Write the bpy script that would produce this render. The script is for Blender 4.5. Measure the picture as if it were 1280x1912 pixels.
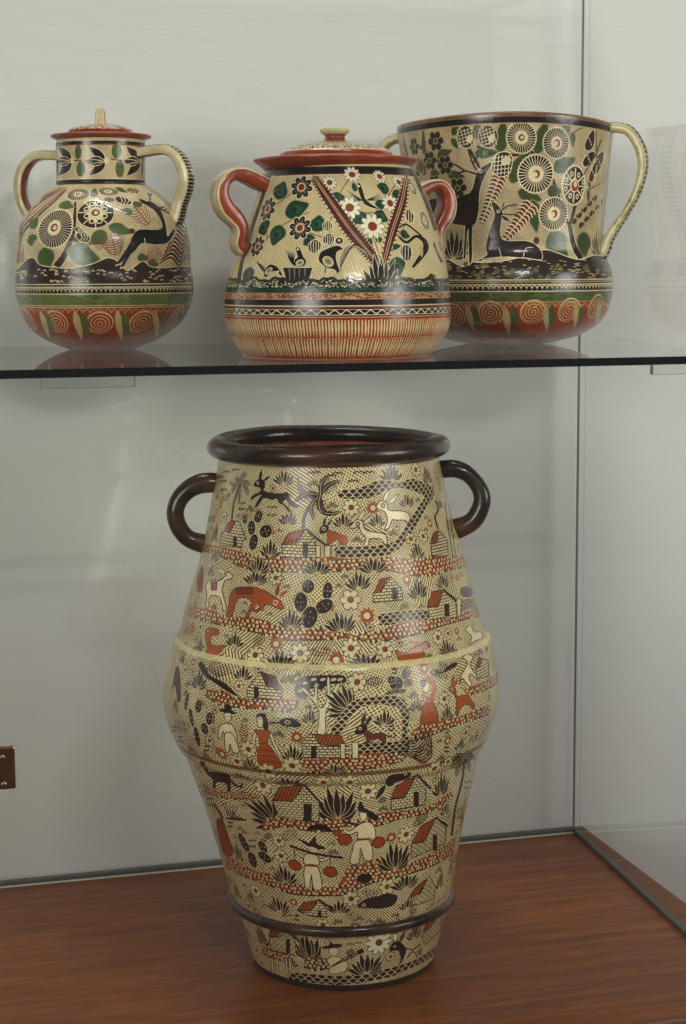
import bpy, bmesh, math, random
import numpy as np
from mathutils import Vector, Matrix

for o in list(bpy.data.objects):
    bpy.data.objects.remove(o)
scene = bpy.context.scene
COL = scene.collection

# ------------------------------------------------------------------ camera
F_PX, CX, CY = 3350.0, 640.0, 956.0          # focal length in units of a 1280 x 1912 frame
YAW, PITCH, ROLL = math.radians(15.511), math.radians(7.7514), 0.0059
EYE = 1.0987                                  # eye height above the wooden floor of the case
F0 = np.array([math.sin(YAW), math.cos(YAW), 0.0])
R0 = np.array([math.cos(YAW), -math.sin(YAW), 0.0])
FW = F0 * math.cos(PITCH) + np.array([0, 0, -math.sin(PITCH)])
U0 = np.cross(R0, FW)
RC = R0 * math.cos(ROLL) - U0 * math.sin(ROLL)
UC = R0 * math.sin(ROLL) + U0 * math.cos(ROLL)
CAM = np.array([0.0, 0.0, EYE])
cam_data = bpy.data.cameras.new('camera')
cam_data.sensor_fit = 'VERTICAL'
cam_data.sensor_height = 36.0
cam_data.lens = 36.0 * F_PX / 1912.0
cam_data.clip_start = 0.05
cam_data.clip_end = 60.0
cam = bpy.data.objects.new('camera', cam_data)
COL.objects.link(cam)
cam.matrix_world = Matrix(((RC[0], UC[0], -FW[0], CAM[0]), (RC[1], UC[1], -FW[1], CAM[1]),
                           (RC[2], UC[2], -FW[2], CAM[2]), (0, 0, 0, 1)))
scene.camera = cam

# ------------------------------------------------------------------ light
world = bpy.data.worlds.new('World')
scene.world = world
world.use_nodes = True
world.node_tree.nodes['Background'].inputs[0].default_value = (0.96, 0.95, 0.91, 1)
world.node_tree.nodes['Background'].inputs[1].default_value = WORLD_STRENGTH = 0.095


def area_light(name, loc, target, sx, sy, power, color, spread=180):
    d = bpy.data.lights.new(name, 'AREA')
    d.shape = 'RECTANGLE'
    d.size, d.size_y, d.energy, d.color = sx, sy, power, color
    d.spread = math.radians(spread)
    o = bpy.data.objects.new(name, d)
    COL.objects.link(o)
    o.location = loc
    v = Vector(target) - Vector(loc)
    o.rotation_euler = v.to_track_quat('-Z', 'Y').to_euler()
    return o


# a fluorescent tube high up near the wall, two more behind the photographer, and added fill lights on either side that brighten below the shelf
area_light('wall_tube_lamp', (0.35, 2.86, 3.2), (0.45, 2.98, 0.0), 2.4, 0.035, 30, (1.0, 0.99, 0.97))
area_light('ceiling_tube_lamp', (0.95, -1.35, 2.98), (0.8, 2.7, 0.7), 1.15, 0.10, 27, (1.0, 0.985, 0.96))
area_light('ceiling_tube_lamp', (0.95, -1.45, 2.80), (0.8, 2.7, 0.7), 1.15, 0.10, 27, (1.0, 0.985, 0.96))
area_light('side_fill', (3.5, 0.55, 1.45), (0.7, 3.1, 0.98), 4.0, 1.7, 9.6, (1.0, 0.99, 0.96), 34)
area_light('side_fill', (-2.3, 0.1, 1.45), (0.5, 3.1, 0.98), 4.0, 1.7, 10.2, (1.0, 0.99, 0.96), 34)

scene.view_settings.view_transform = 'Standard'
scene.view_settings.look = 'None'
scene.view_settings.exposure = 0.13
scene.view_settings.gamma = 1.0
scene.render.engine = 'CYCLES'
scene.cycles.max_bounces = 8
scene.cycles.diffuse_bounces = 3
scene.cycles.transparent_max_bounces = 24
scene.cycles.glossy_bounces = 6
scene.cycles.caustics_reflective = False
scene.cycles.caustics_refractive = False


# ------------------------------------------------------------------ plan of the place, in metres
def ray(x, y):
    return FW + RC * (x - CX) / F_PX - UC * (y - CY) / F_PX


def on_z(x, y, z):
    d = ray(x, y)
    return CAM + d * ((z - EYE) / d[2])


def on_y(x, y, Y):
    d = ray(x, y)
    return CAM + d * (Y / d[1])


CORNER = (1.341, 3.155)                       # back right corner of the glass
SIDE_DIR = (-0.0674, -1.0)                    # the side pane stands a little off square
Y_BACK, Y_FRONT = 3.155, 2.285
X_LEFT = -0.42
SHELF_Z = 0.9674                              # top of the glass shelf
SHELF_T = 0.0112
Y_SHELF_F, Y_SHELF_B = 2.3996, 3.138
CASE_TOP = 1.616


def side_x(Y):
    return CORNER[0] + SIDE_DIR[0] * (Y_BACK - Y)


# ------------------------------------------------------------------ small helpers
def link(o):
    COL.objects.link(o)
    return o


def empty(name, loc, label=None, cat=None):
    o = link(bpy.data.objects.new(name, None))
    o.empty_display_size = 0.05
    o.location = loc
    if label:
        o['label'] = label
    if cat:
        o['category'] = cat
    return o


def mesh_obj(name, verts, faces, mats, parent=None, smooth=True, mat_idx=None, uvs=None):
    """verts in world metres; the object's origin is its parent's"""
    off = Vector(parent_world(parent)) if parent else Vector((0, 0, 0))
    me = bpy.data.meshes.new(name)
    me.from_pydata([tuple(Vector(v) - off) for v in verts], [], faces)
    for m in (mats if isinstance(mats, (list, tuple)) else [mats]):
        me.materials.append(m)
    if mat_idx is not None:
        me.polygons.foreach_set('material_index', mat_idx)
    if smooth:
        me.polygons.foreach_set('use_smooth', [True] * len(me.polygons))
    if uvs is not None:
        lay = me.uv_layers.new(name='UVMap')
        lay.data.foreach_set('uv', np.array(uvs, dtype=np.float32).ravel())
    me.update()
    o = link(bpy.data.objects.new(name, me))
    if parent:
        o.parent = parent
    return o


def parent_world(p):
    v = Vector((0, 0, 0))
    while p:
        v += Vector(p.location)
        p = p.parent
    return v


def box_obj(name, lo, hi, mat, parent=None, bevel=0.0, shear=0.0):
    """a box from lo to hi; shear moves x by shear * (y - lo.y)"""
    bm = bmesh.new()
    bmesh.ops.create_cube(bm, size=1.0)
    off = Vector(parent_world(parent)) if parent else Vector((0, 0, 0))
    for v in bm.verts:
        x = lo[0] + (v.co.x + .5) * (hi[0] - lo[0])
        y = lo[1] + (v.co.y + .5) * (hi[1] - lo[1])
        z = lo[2] + (v.co.z + .5) * (hi[2] - lo[2])
        v.co = Vector((x + shear * (y - lo[1]), y, z)) - off
    if bevel:
        bmesh.ops.bevel(bm, geom=list(bm.edges), offset=bevel, segments=2, affect='EDGES', profile=0.6)
    me = bpy.data.meshes.new(name)
    bm.to_mesh(me)
    bm.free()
    me.materials.append(mat)
    o = link(bpy.data.objects.new(name, me))
    if parent:
        o.parent = parent
    return o


# ------------------------------------------------------------------ materials
def new_mat(name):
    m = bpy.data.materials.new(name)
    m.use_nodes = True
    nt = m.node_tree
    for n in list(nt.nodes):
        nt.nodes.remove(n)
    out = nt.nodes.new('ShaderNodeOutputMaterial')
    return m, nt, out


def N(nt, kind, **kw):
    n = nt.nodes.new(kind)
    for k, v in kw.items():
        if k.startswith('i_'):
            n.inputs[k[2:].replace('_', ' ')].default_value = v
        else:
            setattr(n, k, v)
    return n


def lin(r, g, b):
    c = [v / 255.0 for v in (r, g, b)]
    return tuple(v / 12.92 if v <= .04045 else ((v + .055) / 1.055) ** 2.4 for v in c) + (1,)


def glaze_nodes(nt, out, color_socket, rough=0.2, bump_socket=None, bump=0.0006, mottle=0.35, nscale=22.0, coat=0.35):
    """glazed, hand-made pottery: mottled colour, uneven gloss, a slightly lumpy surface"""
    L = nt.links.new
    tc = N(nt, 'ShaderNodeTexCoord')
    n1 = N(nt, 'ShaderNodeTexNoise', i_Scale=nscale, i_Detail=6.0, i_Roughness=0.6)
    L(tc.outputs['Object'], n1.inputs['Vector'])
    mr = N(nt, 'ShaderNodeMapRange')
    mr.inputs[1].default_value, mr.inputs[2].default_value = 0.3, 0.7
    mr.inputs[3].default_value, mr.inputs[4].default_value = 1.0 - mottle, 1.0 + mottle * .45
    L(n1.outputs['Fac'], mr.inputs[0])
    mul = N(nt, 'ShaderNodeMix', data_type='RGBA', blend_type='MULTIPLY')
    mul.inputs['Factor'].default_value = 1.0
    L(color_socket, mul.inputs[6])
    L(mr.outputs[0], mul.inputs[7])
    b = N(nt, 'ShaderNodeBsdfPrincipled')
    L(mul.outputs[2], b.inputs['Base Color'])
    n2 = N(nt, 'ShaderNodeTexNoise', i_Scale=9.0, i_Detail=5.0)
    L(tc.outputs['Object'], n2.inputs['Vector'])
    mr2 = N(nt, 'ShaderNodeMapRange')
    mr2.inputs[1].default_value, mr2.inputs[2].default_value = 0.3, 0.7
    mr2.inputs[3].default_value, mr2.inputs[4].default_value = rough * .65, rough * 1.6
    L(n2.outputs['Fac'], mr2.inputs[0])
    L(mr2.outputs[0], b.inputs['Roughness'])
    b.inputs['Coat Weight'].default_value = coat
    b.inputs['Coat Roughness'].default_value = 0.035
    b.inputs['Specular IOR Level'].default_value = 0.3
    n3 = N(nt, 'ShaderNodeTexNoise', i_Scale=38.0, i_Detail=3.0)
    L(tc.outputs['Object'], n3.inputs['Vector'])
    bp = N(nt, 'ShaderNodeBump', i_Strength=0.55, i_Distance=0.0022)
    L(n3.outputs['Fac'], bp.inputs['Height'])
    last = bp
    if bump_socket is not None:
        b2 = N(nt, 'ShaderNodeBump', i_Strength=1.0, i_Distance=bump)
        L(bump_socket, b2.inputs['Height'])
        L(bp.outputs[0], b2.inputs['Normal'])
        last = b2
    L(last.outputs[0], b.inputs['Normal'])
    b3 = N(nt, 'ShaderNodeBump', i_Strength=0.3, i_Distance=0.0022)
    L(n3.outputs['Fac'], b3.inputs['Height'])
    cn = b3
    if bump_socket is not None:
        cn = N(nt, 'ShaderNodeBump', i_Strength=0.6, i_Distance=bump * .5)
        L(bump_socket, cn.inputs['Height'])
        L(b3.outputs[0], cn.inputs['Normal'])
    L(cn.outputs[0], b.inputs['Coat Normal'])
    L(b.outputs[0], out.inputs[0])
    return b


def painted_mat(name, canvas, rough=0.22, **kw):
    """glaze over brush painting; the painting is computed below, stroke by stroke, in this script"""
    h, w, _ = canvas.shape
    img = bpy.data.images.new(name, w, h)
    px = np.ones((h, w, 4), dtype=np.float32)
    px[..., :3] = np.clip(canvas[::-1], 0, 1)
    img.pixels.foreach_set(px.ravel())
    img.pack()
    m, nt, out = new_mat(name)
    uv = N(nt, 'ShaderNodeUVMap')
    t = N(nt, 'ShaderNodeTexImage', interpolation='Linear')
    t.image = img
    nt.links.new(uv.outputs[0], t.inputs[0])
    glaze_nodes(nt, out, t.outputs[0], rough=rough, bump_socket=t.outputs[0], **kw)
    return m


def plain_glaze(name, rgb, rough=0.2, **kw):
    m, nt, out = new_mat(name)
    c = N(nt, 'ShaderNodeRGB')
    c.outputs[0].default_value = lin(*rgb)
    glaze_nodes(nt, out, c.outputs[0], rough=rough, **kw)
    return m


def worn_glaze(name, rgb_a, rgb_b, scale=14.0, lo=.42, hi=.62, rough=0.22, **kw):
    m, nt, out = new_mat(name)
    tc = N(nt, 'ShaderNodeTexCoord')
    n = N(nt, 'ShaderNodeTexNoise', i_Scale=scale, i_Detail=8.0, i_Roughness=0.65)
    nt.links.new(tc.outputs['Object'], n.inputs['Vector'])
    mr = N(nt, 'ShaderNodeMapRange')
    mr.inputs[1].default_value, mr.inputs[2].default_value = lo, hi
    nt.links.new(n.outputs['Fac'], mr.inputs[0])
    mx = N(nt, 'ShaderNodeMix', data_type='RGBA')
    mx.inputs[6].default_value, mx.inputs[7].default_value = lin(*rgb_a), lin(*rgb_b)
    nt.links.new(mr.outputs[0], mx.inputs['Factor'])
    glaze_nodes(nt, out, mx.outputs[2], rough=rough, **kw)
    return m


def striped_glaze(name, rgb_a, rgb_b, freq, width=0.35, slant=0.0):
    """brush stripes across a handle: u of the UV map runs along it, v across"""
    m, nt, out = new_mat(name)
    L = nt.links.new
    uv = N(nt, 'ShaderNodeUVMap')
    sp = N(nt, 'ShaderNodeSeparateXYZ')
    L(uv.outputs[0], sp.inputs[0])
    a = N(nt, 'ShaderNodeMath', operation='MULTIPLY_ADD')
    L(sp.outputs[1], a.inputs[0])
    a.inputs[1].default_value = slant
    L(sp.outputs[0], a.inputs[2])
    k = N(nt, 'ShaderNodeMath', operation='MULTIPLY')
    L(a.outputs[0], k.inputs[0])
    k.inputs[1].default_value = freq
    fr = N(nt, 'ShaderNodeMath', operation='FRACT')
    L(k.outputs[0], fr.inputs[0])
    lt = N(nt, 'ShaderNodeMath', operation='LESS_THAN')
    L(fr.outputs[0], lt.inputs[0])
    lt.inputs[1].default_value = width
    mx = N(nt, 'ShaderNodeMix', data_type='RGBA')
    mx.inputs[6].default_value, mx.inputs[7].default_value = lin(*rgb_a), lin(*rgb_b)
    L(lt.outputs[0], mx.inputs['Factor'])
    glaze_nodes(nt, out, mx.outputs[2])
    return m


def glass_mat(name, tint, ior=1.5, dust=0.0):
    """clear pane: what is behind it shows through, Fresnel reflection on its faces"""
    m, nt, out = new_mat(name)
    L = nt.links.new
    lw = N(nt, 'ShaderNodeLayerWeight', i_Blend=0.5)    # Schlick's reflectance, the same from either side
    pw = N(nt, 'ShaderNodeMath', operation='POWER')
    L(lw.outputs['Facing'], pw.inputs[0])
    pw.inputs[1].default_value = 5.0
    f0 = ((ior - 1) / (ior + 1)) ** 2
    fr = N(nt, 'ShaderNodeMath', operation='MULTIPLY_ADD')
    L(pw.outputs[0], fr.inputs[0])
    fr.inputs[1].default_value = 1 - f0
    fr.inputs[2].default_value = f0
    tr = N(nt, 'ShaderNodeBsdfTransparent')
    tr.inputs[0].default_value = tint
    gl = N(nt, 'ShaderNodeBsdfGlossy', i_Roughness=0.0)
    gl.inputs[0].default_value = (1, 1, 1, 1)
    mx = N(nt, 'ShaderNodeMixShader')
    L(fr.outputs[0], mx.inputs[0])
    L(tr.outputs[0], mx.inputs[1])
    L(gl.outputs[0], mx.inputs[2])
    last = mx
    if dust:
        tc = N(nt, 'ShaderNodeTexCoord')
        n = N(nt, 'ShaderNodeTexNoise', i_Scale=2.2, i_Detail=7.0, i_Roughness=0.62)
        L(tc.outputs['Object'], n.inputs['Vector'])
        mr = N(nt, 'ShaderNodeMapRange')
        mr.inputs[1].default_value, mr.inputs[2].default_value = 0.35, 0.75
        mr.inputs[3].default_value, mr.inputs[4].default_value = 0.0, dust
        L(n.outputs['Fac'], mr.inputs[0])
        df = N(nt, 'ShaderNodeBsdfDiffuse')
        df.inputs[0].default_value = (.7, .7, .66, 1)
        m2 = N(nt, 'ShaderNodeMixShader')
        L(mr.outputs[0], m2.inputs[0])
        L(mx.outputs[0], m2.inputs[1])
        L(df.outputs[0], m2.inputs[2])
        last = m2
    L(last.outputs[0], out.inputs[0])
    return m


def glass_edge_mat(name, rgb, rough=0.08):
    m, nt, out = new_mat(name)
    b = N(nt, 'ShaderNodeBsdfPrincipled')
    b.inputs['Base Color'].default_value = lin(*rgb)
    b.inputs['Roughness'].default_value = rough
    nt.links.new(b.outputs[0], out.inputs[0])
    return m


def wall_mat():
    m, nt, out = new_mat('whitewashed_plaster')
    L = nt.links.new
    tc = N(nt, 'ShaderNodeTexCoord')
    n = N(nt, 'ShaderNodeTexNoise', i_Scale=1.6, i_Detail=6.0, i_Roughness=0.55)
    L(tc.outputs['Object'], n.inputs['Vector'])
    mx = N(nt, 'ShaderNodeMix', data_type='RGBA')
    mx.inputs[6].default_value, mx.inputs[7].default_value = (.70, .69, .645, 1), (.78, .775, .73, 1)
    L(n.outputs['Fac'], mx.inputs['Factor'])
    # a few small scuffs and chips
    mp = N(nt, 'ShaderNodeMapping')
    mp.inputs['Scale'].default_value = (1.0, 1.0, 2.2)
    L(tc.outputs['Object'], mp.inputs[0])
    v = N(nt, 'ShaderNodeTexVoronoi', i_Scale=5.5)
    L(mp.outputs[0], v.inputs['Vector'])
    lt = N(nt, 'ShaderNodeMapRange')
    lt.inputs[1].default_value, lt.inputs[2].default_value = 0.035, 0.05
    lt.inputs[3].default_value, lt.inputs[4].default_value = 1.0, 0.0
    L(v.outputs['Distance'], lt.inputs[0])
    n4 = N(nt, 'ShaderNodeTexNoise', i_Scale=3.0, i_Detail=2.0)
    L(tc.outputs['Object'], n4.inputs['Vector'])
    gt = N(nt, 'ShaderNodeMapRange')
    gt.inputs[1].default_value, gt.inputs[2].default_value = 0.55, 0.68
    L(n4.outputs['Fac'], gt.inputs[0])
    k = N(nt, 'ShaderNodeMath', operation='MULTIPLY')
    L(lt.outputs[0], k.inputs[0])
    L(gt.outputs[0], k.inputs[1])
    mx2 = N(nt, 'ShaderNodeMix', data_type='RGBA')
    mx2.inputs[7].default_value = (.42, .36, .27, 1)
    L(k.outputs[0], mx2.inputs['Factor'])
    L(mx.outputs[2], mx2.inputs[6])
    b = N(nt, 'ShaderNodeBsdfPrincipled')
    b.inputs['Roughness'].default_value = 0.75
    b.inputs['Specular IOR Level'].default_value = 0.2
    L(mx2.outputs[2], b.inputs['Base Color'])
    st = N(nt, 'ShaderNodeMapping')
    st.inputs['Scale'].default_value = (0.35, 1.0, 1.6)
    L(tc.outputs['Object'], st.inputs[0])
    n2 = N(nt, 'ShaderNodeTexNoise', i_Scale=16.0, i_Detail=9.0, i_Roughness=0.6)
    L(st.outputs[0], n2.inputs['Vector'])
    bp = N(nt, 'ShaderNodeBump', i_Strength=0.5, i_Distance=0.004)
    L(n2.outputs['Fac'], bp.inputs['Height'])
    L(bp.outputs[0], b.inputs['Normal'])
    L(b.outputs[0], out.inputs[0])
    return m


def wood_mat():
    m, nt, out = new_mat('varnished_mahogany')
    L = nt.links.new
    tc = N(nt, 'ShaderNodeTexCoord')
    mp = N(nt, 'ShaderNodeMapping')
    mp.inputs['Scale'].default_value = (1.7, 22.0, 22.0)
    mp.inputs['Rotation'].default_value = (0, 0, math.radians(-1.5))
    L(tc.outputs['Object'], mp.inputs[0])
    n = N(nt, 'ShaderNodeTexNoise', i_Scale=2.4, i_Detail=9.0, i_Roughness=0.6, i_Distortion=0.6)
    L(mp.outputs[0], n.inputs['Vector'])
    cr = N(nt, 'ShaderNodeValToRGB')
    e = cr.color_ramp.elements
    e[0].position, e[0].color = 0.30, lin(108, 54, 15)
    e[1].position, e[1].color = 0.70, lin(160, 90, 30)
    x = e.new(0.5)
    x.color = lin(134, 70, 20)
    L(n.outputs['Fac'], cr.inputs[0])
    mp2 = N(nt, 'ShaderNodeMapping')
    mp2.inputs['Scale'].default_value = (9.0, 190.0, 190.0)
    L(tc.outputs['Object'], mp2.inputs[0])
    n2 = N(nt, 'ShaderNodeTexNoise', i_Scale=3.0, i_Detail=4.0)
    L(mp2.outputs[0], n2.inputs['Vector'])
    mr = N(nt, 'ShaderNodeMapRange')
    mr.inputs[1].default_value, mr.inputs[2].default_value = 0.35, 0.6
    mr.inputs[3].default_value, mr.inputs[4].default_value = 0.66, 1.06
    L(n2.outputs['Fac'], mr.inputs[0])
    mul = N(nt, 'ShaderNodeMix', data_type='RGBA', blend_type='MULTIPLY')
    mul.inputs['Factor'].default_value = 1.0
    L(cr.outputs[0], mul.inputs[6])
    L(mr.outputs[0], mul.inputs[7])
    b = N(nt, 'ShaderNodeBsdfPrincipled')
    L(mul.outputs[2], b.inputs['Base Color'])
    b.inputs['Roughness'].default_value = 0.3
    b.inputs['Specular IOR Level'].default_value = 0.17
    bp = N(nt, 'ShaderNodeBump', i_Strength=0.2, i_Distance=0.0008)
    L(n2.outputs['Fac'], bp.inputs['Height'])
    L(bp.outputs[0], b.inputs['Normal'])
    L(b.outputs[0], out.inputs[0])
    return m


def metal_mat(name, rgb, rough):
    m, nt, out = new_mat(name)
    tc = N(nt, 'ShaderNodeTexCoord')
    n = N(nt, 'ShaderNodeTexNoise', i_Scale=60.0, i_Detail=5.0)
    nt.links.new(tc.outputs['Object'], n.inputs['Vector'])
    mr = N(nt, 'ShaderNodeMapRange')
    mr.inputs[3].default_value, mr.inputs[4].default_value = rough * .5, rough * 1.6
    nt.links.new(n.outputs['Fac'], mr.inputs[0])
    b = N(nt, 'ShaderNodeBsdfPrincipled')
    b.inputs['Base Color'].default_value = lin(*rgb)
    b.inputs['Metallic'].default_value = 1.0
    nt.links.new(mr.outputs[0], b.inputs['Roughness'])
    nt.links.new(b.outputs[0], out.inputs[0])
    return m


M_WALL, M_WOOD = wall_mat(), wood_mat()
M_PANE = glass_mat('clear_pane', (.988, .992, .988, 1), dust=0.0)
M_SHELF = glass_mat('shelf_glass', (.965, .985, .972, 1), dust=0.0)
M_EDGE_DARK = glass_edge_mat('polished_dark_glass_edge', (5, 10, 10), 0.08)
M_EDGE_TEAL = glass_edge_mat('teal_glass_edge', (92, 122, 118), 0.15)
M_SEAL = glass_edge_mat('clear_silicone_bead', (205, 202, 184), 0.3)
M_CHANNEL = glass_edge_mat('dull_channel', (74, 78, 70), 0.35)
M_METAL = metal_mat('worn_chrome', (158, 116, 88), 0.2)
M_SCREW = metal_mat('screw_steel', (120, 116, 110), 0.3)

# ------------------------------------------------------------------ setting
wall = box_obj('wall', (-2.6, 3.196, -0.6), (5.0, 3.34, 3.2), M_WALL)
wall['kind'] = 'structure'

case = empty('display_case', (0.45, 2.77, 0.0), 'glass display case with mahogany floor standing against the white wall', 'display case')
box_obj('wooden_floor', (X_LEFT - .03, 2.20, -0.09), (1.3735, 3.189, 0.0), M_WOOD, case, bevel=0.003)
GT = 0.006
box_obj('back_pane', (X_LEFT, Y_BACK, 0.004), (CORNER[0] - .001, Y_BACK + GT, CASE_TOP), M_PANE, case)
box_obj('side_pane', (side_x(Y_FRONT), Y_FRONT, 0.004), (side_x(Y_FRONT) + GT, Y_BACK - .002, CASE_TOP), M_PANE, case,
        shear=-SIDE_DIR[0])
box_obj('side_pane', (X_LEFT - GT, Y_FRONT, 0.004), (X_LEFT - .001, Y_BACK + GT, CASE_TOP), M_PANE, case)
box_obj('front_pane', (X_LEFT, Y_FRONT - GT - .001, 0.004), (side_x(Y_FRONT) + GT, Y_FRONT - .001, CASE_TOP), M_PANE, case)
# glass corner seen edge-on, and the bead along the floor
box_obj('corner_seam', (CORNER[0] - .0022, Y_BACK - .0012, 0.002), (CORNER[0] + .0012, Y_BACK + .0016, CASE_TOP), M_EDGE_TEAL, case)
box_obj('floor_channel', (X_LEFT, Y_BACK - .003, 0.0005), (CORNER[0], Y_BACK + .012, 0.009), M_CHANNEL, case, bevel=.001)
box_obj('floor_channel', (side_x(Y_FRONT) - .002, Y_FRONT, 0.0005), (side_x(Y_FRONT) + .008, Y_BACK - .004, 0.008), M_CHANNEL, case,
        bevel=.001, shear=-SIDE_DIR[0])
box_obj('silicone_bead', (X_LEFT, Y_BACK - .0085, 0.0004), (CORNER[0] - .004, Y_BACK - .0035, 0.0030), M_SEAL, case, bevel=.001)
# polished top edges of the panes, above the picture
box_obj('polished_edge', (X_LEFT, Y_BACK - .0005, CASE_TOP + .0002), (CORNER[0] - .001, Y_BACK + GT + .0005, CASE_TOP + .0042), M_EDGE_TEAL, case)
box_obj('polished_edge', (X_LEFT, Y_FRONT - GT - .0015, CASE_TOP + .0002), (side_x(Y_FRONT) + GT, Y_FRONT - .0005, CASE_TOP + .0042), M_EDGE_TEAL, case)
# shelf supports glued under the shelf's front edge
for px0, px1 in ((75, 251), (1216, 1392)):
    a, b_ = on_y(px0, 712, Y_SHELF_F + .004), on_y(px1, 712, Y_SHELF_F + .004)
    zt = SHELF_Z - SHELF_T - .0006
    sb = empty('shelf_support', (0, 0, 0)); sb.parent = case
    sb.location = Vector(((a[0] + b_[0]) / 2, Y_SHELF_F, zt)) - case.location
    box_obj('glass_plate', (a[0], Y_SHELF_F, zt - .0135), (b_[0], Y_SHELF_F + .008, zt), M_SHELF, sb)
    for xx in (a[0], b_[0]):
        box_obj('polished_edge', (xx - .0005, Y_SHELF_F - .0004, zt - .0138), (xx + .0005, Y_SHELF_F + .0084, zt - .0001), M_EDGE_TEAL, sb)
    box_obj('polished_edge', (a[0] + .0006, Y_SHELF_F - .0003, zt - .0141), (b_[0] - .0006, Y_SHELF_F + .0083, zt - .0136), M_EDGE_TEAL, sb)

# lock on the front pane, cut by the left edge of the picture
lk0, lk1 = on_y(-40, 1478, Y_FRONT - .012), on_y(27, 1392, Y_FRONT - .012)
lock = empty('lock_plate', (0, 0, 0)); lock.parent = case
lock.location = Vector(((lk0[0] + lk1[0]) / 2, Y_FRONT - .012, (lk0[2] + lk1[2]) / 2)) - case.location
box_obj('plate', (lk0[0], Y_FRONT - .014, lk0[2]), (lk1[0], Y_FRONT - .0075, lk1[2]), M_METAL, lock, bevel=.0028)
for sx, sy in ((4, 1415), (7, 1465), (-30, 1415), (-30, 1465)):
    c = on_y(sx, sy, Y_FRONT - .014)
    bm = bmesh.new()
    bmesh.ops.create_uvsphere(bm, u_segments=16, v_segments=8, radius=1.0)
    for v in bm.verts:
        v.co = Vector((v.co.x * .0042, v.co.y * .0016, v.co.z * .0042)) + Vector((c[0], Y_FRONT - .0141, c[2])) - Vector(parent_world(lock))
    me = bpy.data.meshes.new('screw'); bm.to_mesh(me); bm.free()
    me.materials.append(M_SCREW)
    me.polygons.foreach_set('use_smooth', [True] * len(me.polygons))
    s = link(bpy.data.objects.new('screw', me)); s.parent = lock

shelf = empty('glass_shelf', (0.45, 2.77, SHELF_Z), 'thick clear glass shelf with dark green front edge carrying three painted pots', 'shelf')
xa, xb = X_LEFT + .004, side_x(Y_SHELF_F) - .003
box_obj('slab', (xa, Y_SHELF_F + .0012, SHELF_Z - SHELF_T), (xb, Y_SHELF_B, SHELF_Z), M_SHELF, shelf, shear=0.0)
box_obj('front_edge', (xa, Y_SHELF_F, SHELF_Z - SHELF_T - .0002), (xb, Y_SHELF_F + .0010, SHELF_Z + .0002), M_EDGE_DARK, shelf)
box_obj('back_edge', (xa, Y_SHELF_B + .0002, SHELF_Z - SHELF_T), (xb, Y_SHELF_B + .0010, SHELF_Z), M_EDGE_TEAL, shelf)


# ------------------------------------------------------------------ turned pots
def catmull(pts, n=5, closed=False):
    p = np.array(pts, dtype=float)
    m = len(p)
    if m < 3:
        return p
    out = []
    rng = range(m) if closed else range(m - 1)
    tt = np.linspace(0, 1, n, endpoint=False)[:, None]
    for i in rng:
        if closed:
            a, b, c, d = p[(i - 1) % m], p[i], p[(i + 1) % m], p[(i + 2) % m]
        else:
            a, b, c, d = p[max(i - 1, 0)], p[i], p[i + 1], p[min(i + 2, m - 1)]
        out.append(.5 * (2 * b + (c - a) * tt + (2 * a - 5 * b + 4 * c - d) * tt ** 2 + (3 * b - a - 3 * c + d) * tt ** 3))
    if not closed:
        out.append(p[-1:])
    return np.concatenate(out)


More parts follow.
